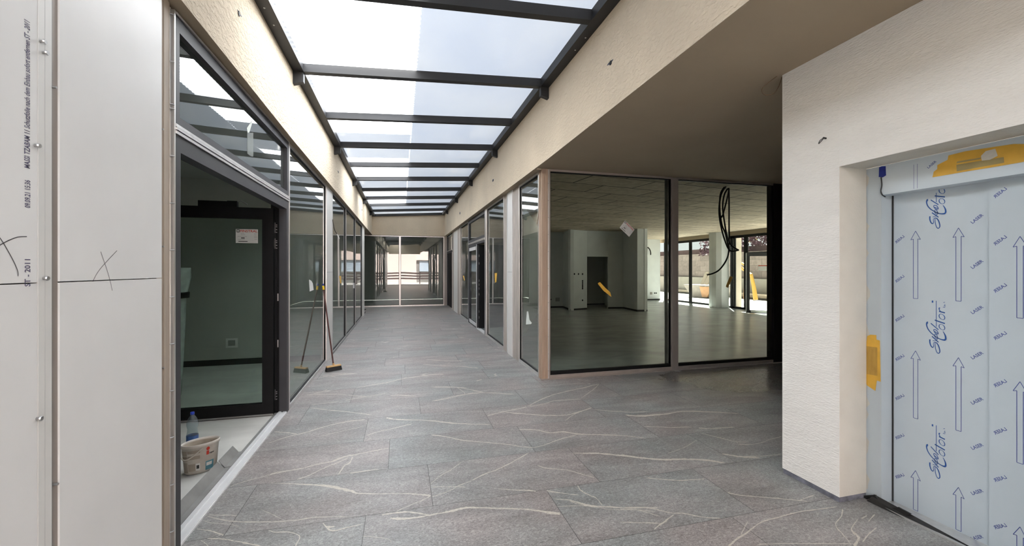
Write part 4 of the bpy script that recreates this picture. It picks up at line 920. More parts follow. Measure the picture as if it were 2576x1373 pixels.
# open yard door leaf
hx = onY(11.7, 1945, 700); p0 = fl(1877.5, 788); p1 = fl(1945.5, 790.5)
d4 = struct(empty('door_4', (p1.x, p1.y, 0)), 'grey framed glazed yard door standing open into the shop', 'door')
dv = (Vector((p0.x, p0.y, 0)) - Vector((p1.x, p1.y, 0))); LN = dv.length; dv.normalize(); nv = Vector((-dv.y, dv.x, 0))
def DL(a, z, o): return Vector((p1.x, p1.y, 0)) + dv * a + nv * o + Vector((0, 0, z))
f = MB(); bar(f, DL, 0, .12, .02, 2.13, -.035, .035, 0); bar(f, DL, LN - .10, LN, .02, 2.13, -.035, .035, 0); bar(f, DL, .12, LN - .1, .02, .12, -.035, .035, 0); bar(f, DL, .12, LN - .1, 2.0, 2.13, -.035, .035, 0); f4 = f.build('door_leaf', 'anthracite', d4)
f = MB(); bar(f, DL, LN, LN + .012, .02, 2.11, -.05, .05, 0); bar(f, DL, .13, LN - .13, .045, .12, -.042, -.035, 0); bar(f, DL, .13, LN - .13, .045, .12, .035, .042, 0); f.build('edge_film', 'alu_white', f4)
p = MB(); bar(p, DL, .12, LN - .1, .12, 2.0, -.004, .004); p.build('leaf_glass', 'glass_clear', f4)
q = MB(); bar(q, DL, .17, .45, 1.50, 1.68, .005, .007, 0); bar(q, DL, .17, .45, 1.655, 1.68, .0072, .0078, 1); bar(q, DL, .17, .45, 1.50, 1.68, -.007, -.005, 0); bar(q, DL, .17, .45, 1.655, 1.68, -.0078, -.0072, 1)
tag(q.build('sticker', ['paper', 'red']), 'small white label with red top stuck on the open yard door glass', 'sticker')

# hanging cables in the shop
YK = 6.25
ck = [[(1826, 455), (1814, 490), (1809, 525), (1812, 560), (1822, 600), (1836, 630), (1858, 629)], [(1822, 455), (1812, 490), (1811, 530), (1816, 565), (1824, 585), (1830, 610), (1835, 628)],
      [(1833, 455), (1834, 500), (1834, 560), (1834, 620), (1829, 650), (1812, 676), (1795, 687), (1779, 691)], [(1831, 455), (1822, 490), (1818, 520), (1822, 555), (1828, 590), (1836, 612), (1846, 622), (1858, 629)], [(1834, 455), (1829, 500), (1820, 535), (1815, 547)]]
cb = thing('hanging_conduits', 'bundle of black flexible conduits hanging in loops from the shop ceiling behind the window', 'conduits', (onY(YK, 1830, 455).x, YK, 1.4))
for i, pts in enumerate(ck):
    P = [onY(YK + .05 * i, u, v) for u, v in pts]; P[0].z = 3.03
    t = MB(); t.tube(smoothpath(P, 5), .0135, 8); t.build('conduit', 'cable', cb)

# ------------------------------------------------------------------ marks on glass
def on_glass(fr_plane, pix, d): return [fr_plane(u, v) + d for u, v in pix]
def flat(name, label, cat, pts, push, m, group=None):
    b = MB(); b.prism(pts, push, 0); return tag(b.build(name, m), label, cat, group)
gC = lambda u, v: onY(YC + .023, u, v)
gL = lambda u, v: onX(XL - .023, u, v)
gR = lambda u, v: onX(XR + .023, u, v)
flat('tape_strip', 'long yellow tape strip stuck aslant on the left big shop pane', 'tape', [gC(1503.5, 713), (gC(1509, 709)), gC(1521, 722), gC(1535, 735), gC(1538, 746.5), gC(1534, 744), gC(1518, 731)], (0, -.0008, 0), 'tape_yellow')
flat('tape_strip', 'brownish tape strip stuck aslant on the right big shop pane', 'tape', [gC(1836, 694), gC(1843.5, 697), gC(1837, 712), gC(1831, 724), gC(1825.5, 721)], (0, -.0008, 0), 'tape_ochre')
A0, A1, A2 = gC(1558.5, 572.5), gC(1582.5, 595.5), gC(1572, 555)
vx = (A1 - A0); vy = (gC(1572.5, 554.5) - A0); w_, h_2 = vx.length, vy.length; vx.normalize(); vy.normalize()
sticker('sticker', 'white paper label with red lettering stuck aslant on the left big shop pane', 'sticker', lambda x, y, k: A0 + vx * x + vy * y + Vector((0, -.0004 - k, 0)), w_, h_2)
lx = (.0008, 0, 0)
flat('paper_label', 'torn white paper label on the left pane, above the broom reflection', 'label', [gL(777.5, 703), gL(783, 706), gL(787, 713), gL(789, 729), gL(779, 733)], lx, 'paper')
flat('paper_label', 'small torn white label on the third pane of the left glazing', 'label', [gL(888, 712), gL(891, 711), gL(893, 725), gL(888.5, 725)], lx, 'paper')
flat('tape_strip', 'orange tape strip on the second pane of the left glazing', 'tape', [gL(853, 694), gL(858, 694), gL(858.5, 712), gL(856, 713)], lx, 'tape_yellow')
flat('tape_strip', 'short yellow tape strip on the farthest right pane', 'tape', [gR(1164.5, 694), gR(1167, 693), gR(1169.5, 704), gR(1168, 706)], (-.0008, 0, 0), 'tape_yellow')
flat('tape_strip', 'yellow tape strip on the right pane next to the double door', 'tape', [gR(1244.5, 687), gR(1250.5, 686), gR(1249, 709), gR(1245.5, 711)], (-.0008, 0, 0), 'tape_yellow')
flat('film_remnant', 'pale torn film remnant on the right pane by the corner', 'film', [gR(1325.5, 783), gR(1329, 783), gR(1332, 804), gR(1338, 812), gR(1336, 815), gR(1323, 816)], (-.0008, 0, 0), 'foam_residue')
gT = lambda u, v: onX(XL - .027, u, v)
flat('film_remnant', 'crumpled pale film tip on the transom glass of the left door', 'film', [gT(633, 305), gT(634, 310), gT(627, 333), gT(623, 334), gT(621, 322), gT(626, 314)], lx, 'foam_residue')
M['haze_film'] = glassmat('thin_film', (.85, .88, .88), 1.05, haze=.25)
flat('film_strip', 'translucent film strip hanging down the transom glass of the left door', 'film', [gT(622, 334), gT(637, 334), gT(637, 393), gT(633, 394), gT(622, 386)], lx, 'haze_film')

# ------------------------------------------------------------------ broom
br = thing('broom', 'push broom with dark red handle leaning against the left glazing', 'broom', (-.97, 6.86, 0))
h0, h1 = fl(822.5, 936.5), fl(861, 929.5); ax_ = (h1 - h0).normalized(); ay_ = Vector((-ax_.y, ax_.x, 0)); cc = (h0 + h1) / 2 + ay_ * .035
def BH(a, o, z): return cc + ax_ * a + ay_ * o + Vector((0, 0, z))
hl = (h1 - h0).length / 2
b = MB(); b.hexa([BH(-hl, -.035, .002), BH(hl, -.035, .002), BH(hl, .04, .002), BH(-hl, .04, .002), BH(-hl * .93, -.02, .062), BH(hl * .93, -.02, .062), BH(hl * .93, .028, .062), BH(-hl * .93, .028, .062)]); b.build('bristles', 'bristle', br)
b = MB(); b.hexa([BH(-hl * .94, -.024, .062), BH(hl * .94, -.024, .062), BH(hl * .94, .03, .062), BH(-hl * .94, .03, .062), BH(-hl * .92, -.018, .084), BH(hl * .92, -.018, .084), BH(hl * .92, .026, .084), BH(-hl * .92, .026, .084)]); b.tube([BH(0, 0, .08), BH(-.006, 0, .115)], .017, 12, r2=.014); b.build('head', 'broom_wood', br, bevel=.004)
hb = BH(-.006, 0, .10); ht = onX(XL + .012, 812.5, 716)
b = MB(); b.tube([hb, hb + (ht - hb) * .94], .0115, 12); b.build('handle', 'broom_handle', br)
b = MB(); b.tube([hb + (ht - hb) * .935, hb + (ht - hb) * .985], .016, 12); b.build('grip', 'cap_yellow', br)
b = MB(); b.tube([hb + (ht - hb) * .985, ht + (ht - hb) * .012], .012, 12); b.build('end_cap', 'tape_blue', br)

# ------------------------------------------------------------------ frieze boxes
def fbox(X, u0, v0, u1, v1, label, s=1):
    p0, p1 = onX(X, u0, v0), onX(X, u1, v1); ya_, yb_ = sorted((p0.y, p1.y)); za_, zb_ = sorted((p0.z, p1.z))
    b = MB(); x0, x1 = (X - .01, X + .0015) if X < 0 else (X - .0015, X + .01)
    rr = random.Random(int(u0)); P = []
    cy, cz = (ya_ + yb_) / 2, (za_ + zb_) / 2
    for k in range(12):
        a = 2 * PI * k / 12; c, s_ = math.cos(a), math.sin(a); m_ = max(abs(c), abs(s_)); q = rr.uniform(.88, 1.08)
        P.append((x0, cy + (yb_ - ya_) / 2 * c / m_ * q, cz + (zb_ - za_) / 2 * s_ / m_ * q))
    b.prism(P, (x1 - x0, 0, 0), 0)
    xf = x1 if X < 0 else x0; sg = 1 if X < 0 else -1
    b.tube([(xf, cy - .012, cz - .01), (xf + sg * .004, cy - .012, cz - .01)], min(.02, (yb_ - ya_) * .2), 12, 1)
    tag(b.build('junction_box', ['navy', 'black']), label, 'junction box')
fbox(-1.13, 596, 22, 608, 44, 'open dark junction box in the left frieze, the big near one by the top edge')
fbox(-1.13, 849.5, 428, 852.5, 435, 'small open junction box in the left frieze between the second and third brackets')
fbox(-1.13, 909.5, 525, 911, 530, 'tiny open junction box far down the left frieze')
fbox(1.81, 1528, 166, 1542, 148, 'open junction box with wires in the right frieze, the big near one')
fbox(1.81, 1238.5, 458, 1242, 449, 'small open junction box in the right frieze above the middle white board')
fbox(1.81, 1156, 540, 1158, 532, 'tiny open junction box far down the right frieze')

# ------------------------------------------------------------------ lift wall and lift
XWL = 2.82; YA, YJ = 2.13, 1.02
ZO = 2.236
def ztopw(y): return zs_(y) + .003
XWB = 3.06
def wpiece(y0, y1, z0, name, rq):
    lw = MB(); lw.hexa([(XWL, y0, z0), (XWB, y0, z0), (XWB, y1, z0), (XWL, y1, z0), (XWL, y0, ztopw(y0)), (XWB, y0, ztopw(y0)), (XWB, y1, ztopw(y1)), (XWL, y1, ztopw(y1))], 0)
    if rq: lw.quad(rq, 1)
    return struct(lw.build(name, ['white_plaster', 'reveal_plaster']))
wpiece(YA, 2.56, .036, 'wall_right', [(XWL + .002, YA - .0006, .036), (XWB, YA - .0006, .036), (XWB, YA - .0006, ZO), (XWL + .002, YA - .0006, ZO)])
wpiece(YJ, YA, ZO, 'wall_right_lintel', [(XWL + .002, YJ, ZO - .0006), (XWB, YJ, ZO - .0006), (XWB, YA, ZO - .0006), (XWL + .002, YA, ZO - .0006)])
wpiece(-5, YJ, .036, 'wall_right_near', None)
struct(MB().box(XWL + .004, 3.06, YA + .004, 2.556, 0, .036).build('baseboard_right', 'strip_bluegrey'))
struct(MB().box(XWL + .004, 3.06, -5, YJ - .004, 0, .036).build('baseboard_right_near', 'strip_bluegrey'))
struct(MB().box(3.07, 7.5, 2.44, 2.56, 0, 3.05).build('wall_lift_shaft', 'white_plaster'))
el = thing('elevator', 'elevator door with steel frame still covered in pale blue printed protective film', 'elevator', (3.1, 1.58, 0))
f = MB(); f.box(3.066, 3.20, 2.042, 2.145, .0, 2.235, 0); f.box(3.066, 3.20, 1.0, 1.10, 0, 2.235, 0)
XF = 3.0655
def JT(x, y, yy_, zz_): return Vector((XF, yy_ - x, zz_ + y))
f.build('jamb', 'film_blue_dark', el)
f = MB(); f.box(3.160, 3.1695, 2.036, 2.042, .012, 2.042); f.build('door_gap', 'gap_dark', el)
f = MB(); f.box(3.062, 3.20, 1.10, 2.042, 2.042, 2.235, 0)
for u in (2298.5, 2307.5):
    y = onX(3.062, u, 450).y; f.quad([(3.0615, y, 2.05), (3.0615, y - .0018, 2.05), (3.0615, y - .0018, 2.2), (3.0615, y, 2.2)], 1)
q = onX(3.062, 2336, 424); ang = math.radians(38)
put_text(f, 'LASER', .019, lambda x, y: Vector((3.0612, q.y - (x * math.cos(ang) - y * math.sin(ang)), q.z + x * math.sin(ang) + y * math.cos(ang))), 1)
f.build('header', ['film_blue', 'print_line'], el)
def arrow(mb, X, yc, ztip, ln=.43, w=.024, hw=.052, hh=.055, t=.003):
    P = [(0, 0), (hw / 2, -hh), (w / 2, -hh * .92), (w / 2, -ln), (-w / 2, -ln), (-w / 2, -hh * .92), (-hw / 2, -hh), (0, 0)]
    for a, b in zip(P, P[1:]): stroke(mb, [a, b], t, lambda x, y: Vector((X, yc - x, ztip + y)), 1)
def laser(mb, X, yc, zc, ang, mir=False, size=.0235):
    ang *= 1.2
    ca_, sa_ = math.cos(ang), math.sin(ang); k = -1 if mir else 1
    put_text(mb, 'LASER', size, lambda x, y: Vector((X, yc - ((x - .03) * k * ca_ - (y - .007) * sa_), zc + (x - .03) * k * sa_ + (y - .007) * ca_)), 1)
LZ = (2320, 740, 8.575)
def logo(mb, X, dz):
    def px(x, y): p = onX(X, LZ[0] + x / LZ[2], LZ[1] + y / LZ[2]); return Vector((X, p.y, p.z + dz))
    top = 2.04
    def st_(pts, w, k=4):
        P = smoothpath([(a, b, 0) for a, b in pts], k); n = len(P); W = w if isinstance(w, (int, float)) else None
        LE, RI = [], []
        for i, p in enumerate(P):
            ww = W if W else (w[min(int(i / k), len(w) - 1)] + (w[min(int(i / k) + 1, len(w) - 1)] - w[min(int(i / k), len(w) - 1)]) * ((i % k) / k))
            t = (P[min(i + 1, n - 1)] - P[max(i - 1, 0)]).normalized(); q_ = Vector((-t.y, t.x)) * ww * .62
            a, b = px(p.x + q_.x, p.y + q_.y), px(p.x - q_.x, p.y - q_.y)
            if max(a.z, b.z) > top or min(a.z, b.z) < .01: 
                if len(LE) > 1: mb.ribbon(LE, RI, 2)
                LE, RI = [], []; continue
            LE.append(a); RI.append(b)
        if len(LE) > 1: mb.ribbon(LE, RI, 2)
    st_([(165, 972), (165, 1040), (190, 1115), (225, 1145), (245, 1120), (240, 1065), (265, 1035), (310, 1050), (350, 1110), (375, 1190), (377, 1250), (345, 1273), (310, 1240), (285, 1160), (275, 1075), (280, 1045)], [24, 22, 18, 16, 12, 9, 10, 15, 20, 20, 18, 14, 12, 12, 12, 8])
    st_([(210, 905), (280, 970), (350, 1035)], 17); st_([(225, 1000), (290, 1000), (330, 960)], 9)
    st_([(275, 905), (320, 930), (345, 945), (320, 962), (280, 930), (262, 880), (285, 862), (320, 890), (335, 950)], 11); st_([(265, 800), (310, 830), (345, 845), (330, 862), (285, 840), (250, 790), (252, 760), (285, 765), (320, 790), (350, 850)], 12)
    st_([(185, 625), (260, 690), (350, 765)], 15)
    st_([(125, 608), (105, 615), (95, 660), (120, 740), (185, 825), (270, 895), (340, 945), (420, 978), (485, 985), (505, 960), (500, 905), (475, 845), (445, 800)], [34, 34, 22, 18, 16, 14, 13, 18, 30, 32, 26, 16, 8])
    for cx, cy in ((425, 708), (425, 487)):
        st_([(cx + 62 * math.cos(a) + 6 * math.sin(a), cy + 58 * math.sin(a) + 18 * math.cos(a)) for a in [2 * PI * k / 12 for k in range(13)]], [16, 14, 9, 7, 9, 14, 16, 14, 9, 7, 9, 14, 16], 2)
    st_([(270, 556), (380, 595), (490, 632)], 20); st_([(362, 366), (425, 385), (490, 400)], 20); st_([(395, 372), (370, 335), (362, 300), (385, 298)], [10, 14, 18, 20])
    st_([(303, 140), (303, 420), (303, 700)], 11); st_([(205, 158), (238, 158)], 36)
    st_([(448, 285), (460, 275), (485, 282), (492, 270)], 8); st_([(470, 255), (505, 250)], 8); st_([(470, 240), (490, 232), (485, 212)], 8); st_([(455, 180), (490, 170)], 8)
f = MB(); XP = 3.168; f.box(XP, 3.20, 1.55, 2.042, .012, 2.05, 0)
XQ = XP - .0006
for k in range(-1, 7):
    z1 = 1.797 - .762 * k
    for y, off in ((1.913, 0), (1.701, 0)):
        if .06 < z1 < 2.0 and z1 - .43 > .0: arrow(f, XQ, y, z1)
        elif .06 < z1 < 2.0: arrow(f, XQ, y, z1, ln=z1 - .02)
for k in range(-1, 2): logo(f, XQ, -.762 * k if k < 2 else 0)
for k in range(9):
    z = 1.89 - .259 * k
    if z > .05: laser(f, XQ, 1.62, z - .05, math.radians(35))
    if .05 < z - .06 < 1.9: laser(f, XQ, 2.0, z - .14 if z > .3 else z - .1, math.radians(35), True)
f.build('door_panel', ['film_blue', 'print_line', 'print_logo'], el, recalc=False)
f = MB(); XP2 = 3.150; f.box(XP2, 3.20, 1.10, 1.56, .012, 2.05, 0); XQ = XP2 - .0006
for k in range(-1, 4):
    z1 = 1.727 - .764 * k
    if .1 < z1 < 2.0: arrow(f, XQ, 1.44, z1, ln=min(.43, z1 - .02)); arrow(f, XQ, 1.24, z1, ln=min(.43, z1 - .02))
for k in range(9):
    z = 1.99 - .259 * k
    if z > .05: laser(f, XQ, 1.515, z - .02, math.radians(35), True)
f.build('door_panel', ['film_blue', 'print_line'], el, recalc=False)
f = MB(); f.box(3.03, 3.20, 1.0, 2.10, -.005, .012, 0); f.box(3.05, 3.056, 1.0, 2.05, .012, .015, 1); f.build('sill', ['alu', 'black'], el)
# mortar smear between reveal and frame
f = MB(); rs = random.Random(11); LE, RI = [], []
for i in range(60):
    z = .06 + 2.15 * i / 59; LE.append(Vector((3.0648, 2.146, z))); RI.append(Vector((3.0648, 2.146 - rs.uniform(.006, .026) * (1.4 if i % 7 < 3 else .7), z)))
f.ribbon(LE, RI); f.build('filler_seam', 'reveal_plaster', el, recalc=False)
# tapes
gJ = lambda u, v: onX(3.0648, u, v)
tp = thing('masking_tape', 'yellow masking tape patch on the jamb left of the elevator door', 'tape', gJ(2198, 980))
f = MB(); f.prism([gJ(2182, 845), gJ(2190, 841.5), gJ(2204.5, 842.5), gJ(2205, 854), gJ(2213.5, 856), gJ(2215.5, 960), gJ(2206, 957), (gJ(2202, 983)), gJ(2181, 969), gJ(2177, 955), gJ(2178, 870)], (-.0007, 0, 0)); f.build('tape', 'tape_yellow', tp)
gJ2 = lambda u, v: onX(3.0636, u, v)
f = MB(); f.prism([gJ2(2178, 870), gJ2(2207, 874), gJ2(2207, 945), gJ2(2178, 940)], (-.0006, 0, 0)); f.build('window_print', 'tape_ochre', tp)
gH = lambda u, v: onX(3.0605, u, v)
tp = thing('masking_tape', 'wide yellow masking tape patch on the header above the elevator door', 'tape', gH(2450, 420))
f = MB(); f.prism([gH(2346, 446), gH(2349, 432), gH(2358, 425), gH(2358, 415), gH(2384, 402), gH(2386, 391), (gH(2430, 380)), gH(2550, 362), gH(2576, 362), gH(2600, 356), gH(2600, 400), gH(2570, 408), gH(2500, 420), gH(2420, 433)], (-.0007, 0, 0)); f.build('tape', 'tape_yellow', tp)
gH2 = lambda u, v: onX(3.0595, u, v)
f = MB(); f.prism([gH2(2407, 431), gH2(2406, 414), gH2(2525, 395), gH2(2526, 409)], (-.0006, 0, 0)); f.prism([gH2(2406, 411), gH2(2467, 400), gH2(2468, 396), gH2(2408, 406)], (-.0006, 0, 0)); f.build('window_print', 'tape_olive', tp)
f = MB(); f.prism([gH2(2470, 404), gH2(2468, 392), gH2(2480, 380), gH2(2504, 374), gH2(2510, 392), gH2(2490, 402)], (-.0009, 0, 0)); f.build('filler_blob', 'reveal_plaster', tp)
flat('blue_tape', 'blue tape scrap at the upper left corner of the elevator frame', 'tape', [gH(2212, 421), gH(2218, 418.5), gH(2228, 418), (gH(2229, 441)), gH(2221, 446), gH(2211, 445)], (-.002, 0, 0), 'tape_blue')
f = MB(); f.tube(smoothpath([gH(2217, 446) - Vector((.002, 0, 0)), gH(2219, 465) - Vector((.003, 0, 0)), gH(2217, 480) - Vector((.004, 0, 0)), gH(2220, 490) - Vector((.002, 0, 0)), gH(2228, 495) - Vector((.002, 0, 0))], 4), .0035, 6)
tag(f.build('thin_wire', 'cable'), 'thin dark wire hanging below the blue tape at the elevator frame', 'wire')
# plastic sheeting at the foot of the lift
f = MB()
def gp(u, v, X): return onX(X, u, v)
f.prism([gp(2165, 1246, 3.055), gp(2204, 1244, 3.055), gp(2208, 1250, 3.055), gp(2219, 1268, 3.055), gp(2180, 1262, 3.055)], (-.012, 0, 0), 0)
f.hexa([(3.02, 2.10, .001), (3.06, 2.10, .001), (3.06, 1.55, .001), (3.045, 1.55, .001), (3.035, 2.08, .03), (3.058, 2.08, .05), (3.06, 1.58, .012), (3.05, 1.6, .006)], 0)
f.prism([(3.05, 1.98, .014), (3.05, 1.90, .012), (3.05, 1.86, .045), (3.05, 1.93, .05)], (-.01, 0, 0), 0)
tag(f.build('plastic_sheet', 'blackplastic'), 'torn black plastic sheeting sticking out at the foot of the elevator frame', 'plastic sheet')
# metal ring on the plaster wall, wire loop at the ceiling corner
q = onX(XWL, 2078, 348); f = MB()
f.tube([(XWL + .003, q.y, q.z), (XWL - .02, q.y + .004, q.z + .004)], .006, 8); f.tube(smoothpath([(XWL - .018, q.y, q.z + .004), (XWL - .03, q.y + .02, q.z - .012), (XWL - .028, q.y + .03, q.z - .03), (XWL - .02, q.y + .022, q.z - .018), (XWL - .018, q.y, q.z + .002)], 3), .0025, 6)
tag(f.build('wire_stub', 'cable'), 'short dark wire stub with a twisted loop poking out of the white plaster wall', 'wire')
yq = 2.585; f = MB(); c0 = onY(yq, 1969, 182); pts = [Vector((c0.x, yq, 3.058))] + [onY(yq, *p) for p in ((1969, 183), (1950, 195), (1928, 212), (1917, 224), (1919, 235), (1931, 239), (1948, 234), (1959, 217), (1965, 200), (1968, 185))]
for p in pts: p.z -= .0
f.tube(smoothpath(pts, 4), .0022, 6); tag(f.build('wire_loop', 'wire_brown'), 'thin brown wire loop hanging from the soffit at the white wall corner', 'wire')

# ------------------------------------------------------------------ yard outside the shop
wy = MB(); wy.box(19.2, 20.2, 4, 40, -.2, 1.0, 0); struct(wy.build('wall_yard_base', 'conc_wall'))
wy = MB(); wy.box(19.4, 20.4, 4, 40, 1.0, 2.55, 0); struct(wy.build('wall_yard_stone', 'rock'))
b = MB(); b.box(18.85, 19.15, 14, 26, -.03, .12, 0); b.box(18.65, 19.1, 15, 22, .12, .2, 0); tag(b.build('timber_stack', 'wood_pale'), 'low stack of pale timber lying along the yard wall outside the shop', 'timber')
def skip():
    c = Vector((16.55, 19.7, -.03)); t = thing('skip', 'rusty beige skip container loaded with boards standing in the yard', 'skip', c)
    b = MB(); L2, W2 = .95, .55
    def K(x, y, z): return c + Vector((y * .35 + x * .0, 0, 0)) + Vector((x * .25, -x * .97, 0)) + Vector((y * .94, y * .2, 0)) + Vector((0, 0, z))
    b.hexa([K(-L2 * .6, -W2 * .8, .02), K(L2 * .6, -W2 * .8, .02), K(L2 * .6, W2 * .8, .02), K(-L2 * .6, W2 * .8, .02), K(-L2, -W2, .62), K(L2, -W2, .62), K(L2, W2, .62), K(-L2, W2, .62)])
    b.hexa([K(-L2 * 1.03, -W2 * 1.05, .62), K(L2 * 1.03, -W2 * 1.05, .62), K(L2 * 1.03, W2 * 1.05, .62), K(-L2 * 1.03, W2 * 1.05, .62), K(-L2 * 1.03, -W2 * 1.05, .70), K(L2 * 1.03, -W2 * 1.05, .70), K(L2 * 1.03, W2 * 1.05, .70), K(-L2 * 1.03, W2 * 1.05, .70)]); b.build('body', 'rust', t)
    b = MB(); b.hexa([K(L2 * .25, -W2 * 1.06, .05), K(L2 * .55, -W2 * 1.06, .05), K(L2 * .55, -W2 * .95, .05), K(L2 * .25, -W2 * .95, .05), K(L2 * .1, -W2 * 1.1, .62), K(L2 * .9, -W2 * 1.1, .62), K(L2 * .9, -W2, .62), K(L2 * .1, -W2, .62)]); b.build('side_plate', 'orange', t)
    for i in range(4):
        p = thing('plank', ['pale plank leaning out of the yard skip, outermost towards the wall', 'pale plank leaning out of the yard skip, second one', 'pale plank leaning out of the yard skip, third one', 'pale plank leaning out of the yard skip, nearest the orange plate'][i], 'plank', K(-.5 + .25 * i, .2, .70), 'planks in the yard skip')
        b = MB(); x = -.62 + .26 * i; b.hexa([K(x, .1, .701), K(x + .19, .1, .701), K(x + .19, .14, .701), K(x, .14, .701), K(x + .08, .34, 1.42), K(x + .27, .34, 1.42), K(x + .27, .38, 1.42), K(x + .08, .38, 1.42)]); b.build('board', 'wood_pale', p)
skip()
c = Vector((17.5, 15.75, -.03)); t = thing('loader_arm', 'yellow jointed machine arm standing in the yard behind the open glass door', 'machine', c)
pA = [onX(17.5, u, v) for u, v in ((1859, 669), (1878, 683), (1890, 692), (1896, 720), (1901, 745))]; pA[-1].z = -.02
b = MB(); b.tube([pA[0], pA[1], pA[2]], .065, 8, r2=.09); b.build('boom', 'machine_yellow', t); b = MB(); b.tube([pA[2], pA[3], pA[4]], .08, 8, r2=.11); b.build('mast', 'machine_yellow', t)
b = MB(); b.tube([onX(17.5, 1860, 664), onX(17.5, 1868, 662), onX(17.5, 1874, 668)], .06, 8); b.build('bucket_link', 'machine_yellow', t)
pb = [onX(17.5, u, v) for u, v in ((1872, 757), (1873, 728), (1877, 712), (1882, 716))]; pb[0].z = -.02; b = MB(); b.tube(pb, .045, 8); b.build('stabiliser', 'orange', t)
def tree(cx, cy, z0, z1, rad, n, seed, label):
    rr = random.Random(seed); t = thing('plum_tree', label, 'tree', (cx, cy, -.13))
    b = MB(); b.tube([(cx, cy, -.13), (cx + .05, cy, z0 * .5), (cx, cy + .1, z0 + .4)], .14, 8, r2=.08)
    for k in range(9):
        a = rr.uniform(0, 2 * PI); b.tube([(cx, cy, z0 - .2), (cx + rad * .5 * math.cos(a), cy + rad * .5 * math.sin(a), z0 + .5), (cx + rad * .85 * math.cos(a), cy + rad * .85 * math.sin(a), z0 + rr.uniform(.6, z1 - z0))], .05, 5, r2=.012)
    b.build('trunk', 'bark', t)
    b = MB()
    for k in range(n):
        a = rr.uniform(0, 2 * PI); r_ = rad * rr.uniform(.15, 1) ** .6; z = z0 + (z1 - z0) * rr.random() ** 1.5
        p = Vector((cx + r_ * math.cos(a), cy + r_ * math.sin(a), z)); s_ = rr.uniform(.08, .17)
        d1_ = Vector((rr.uniform(-1, 1), rr.uniform(-1, 1), rr.uniform(-1, 1))).normalized(); d2_ = d1_.cross(Vector((rr.uniform(-1, 1), rr.uniform(-1, 1), rr.uniform(-1, 1)))).normalized()
        b.quad([p - d1_ * s_, p + d2_ * s_ * .55, p + d1_ * s_, p - d2_ * s_ * .55])
    o = b.build('foliage', 'leaf_purple', t, recalc=False)
tree(21.6, 22.6, 2.45, 5.6, 2.6, 3600, 1, 'purple-leaved tree rising behind the yard wall, the far one with the wide crown')
tree(21.8, 18.0, 2.6, 5.2, 1.5, 1100, 2, 'purple-leaved tree rising behind the yard wall, nearer the pale house')
hs = thing('house', 'pale blue house with a yellow shuttered window beyond the yard wall', 'house', (27, 14.0, -.13))
b = MB(); b.box(27.2, 33, 8, 24.5, -.13, 9, 0); b.build('wall', 'house_blue', hs)
w0, w1 = onX(27.19, 1874, 583), onX(27.19, 1905, 608)
b = MB(); b.box(27.14, 27.22, min(w0.y, w1.y), max(w0.y, w1.y), w1.z, w1.z + 1.6, 0); wn = b.build('shutter', 'house_yellow', hs)
b = MB(); b.box(27.11, 27.14, min(w0.y, w1.y) + .25, max(w0.y, w1.y) - .3, w1.z + .1, w1.z + 1.5, 0); b.build('window', 'grey_box', hs)
b = MB(); y_ = onX(27.1, 1917, 600).y; b.tube([(27.1, y_, .5), (27.1, y_, 8)], .06, 8); b.build('downpipe', 'house_white', hs)
sd = thing('shed_roof', 'grey lean-to roof below the pale blue house behind the yard wall', 'roof', (24.5, 14, -.13))
r0, r1 = onX(27.1, 1900, 617), onX(23.5, 1900, 634)
b = MB(); b.hexa([(23.5, 9, r1.z), (27.1, 9, r0.z), (27.1, 19.2, r0.z), (23.5, 19.2, r1.z), (23.5, 9, r1.z + .08), (27.1, 9, r0.z + .08), (27.1, 19.2, r0.z + .08), (23.5, 19.2, r1.z + .08)]); b.build('roof', 'roof_grey', sd)
b = MB(); b.box(24.0, 27.1, 9.2, 19.0, -.13, r1.z); b.build('wall', 'house_white', sd)
b = MB(); b.box(20.6, 20.75, 4, 40, 2.55, 2.95, 0); 
struct(b.build('trim_3', 'fence_red'))

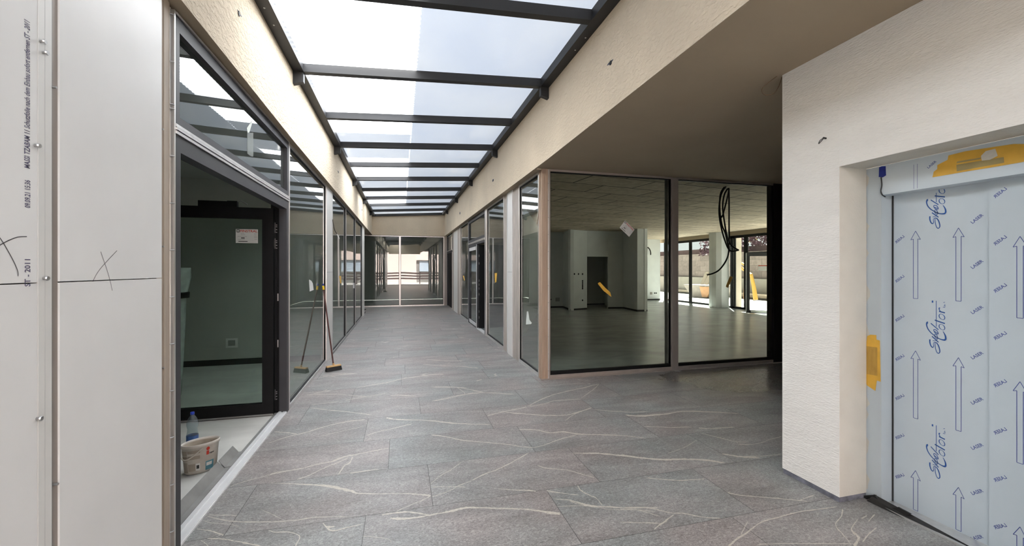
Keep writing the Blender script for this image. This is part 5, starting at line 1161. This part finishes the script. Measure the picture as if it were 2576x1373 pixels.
# ------------------------------------------------------------------ open end behind the camera
bg = thing('townhouse', 'pinkish house facade across the street, seen only reflected in the far glazing', 'house', (0, -17, -.13))
b = MB(); b.box(-1.6, 1.9, -20, -17, -.13, 8, 0); b.box(-9, 9, -20.2, -18, 2.6, 8, 0); b.build('wall', 'house_pink', bg)
b = MB(); b.box(-9, -1.6, -20.2, -18.2, -.13, 2.6, 0); b.box(1.9, 9, -20.2, -18.2, -.13, 2.6, 0); b.build('shop_front', 'zinc', bg)
for x in (-6, -3, 3.4, 6):
    b = MB(); b.box(x - 1.1, x + 1.1, -18.2, -18.15, 1.3, 2.5); b.build('window', 'house_blue', bg)
fn = thing('street_fence', 'dark red timber fence across the street, seen only reflected in the far glazing', 'fence', (0, -10, -.13))
b = MB()
for z in (.45, .75, 1.05): b.box(-6, 6, -10.03, -10, z, z + .16)
for x in range(-6, 7, 2): b.box(x - .05, x + .05, -10.09, -10.03, -.13, 1.25)
b.build('rails', 'fence_red', fn)
struct(MB().box(-4, 5, -9, -5, -.13, -.01).build('ground_entrance', 'asphalt'))

# ------------------------------------------------------------------ light
wd = bpy.data.worlds.new('sky'); S.world = wd; wd.use_nodes = True
bgn = wd.node_tree.nodes['Background']; bgn.inputs[0].default_value = (.95, .97, 1.0, 1); bgn.inputs[1].default_value = 0.68
sl = bpy.data.lights.new('sun', 'SUN'); sl.energy = 30.0; sl.angle = math.radians(.55); sl.color = (1, .955, .895)
so_ = bpy.data.objects.new('sun', sl); COL.objects.link(so_); so_.rotation_euler = SUN.to_track_quat('-Z', 'Y').to_euler(); so_.location = (10, 14, 25)
S.view_settings.view_transform = 'Standard'; S.view_settings.look = 'None'; S.view_settings.gamma = 1.0; S.view_settings.use_curve_mapping = False
S.view_settings.exposure = 1.08
cy = S.cycles
cy.max_bounces = 9; cy.diffuse_bounces = 5; cy.glossy_bounces = 5; cy.transmission_bounces = 8; cy.transparent_max_bounces = 24
cy.caustics_reflective = False; cy.caustics_refractive = False; cy.use_denoising = True; cy.sample_clamp_indirect = 8.0
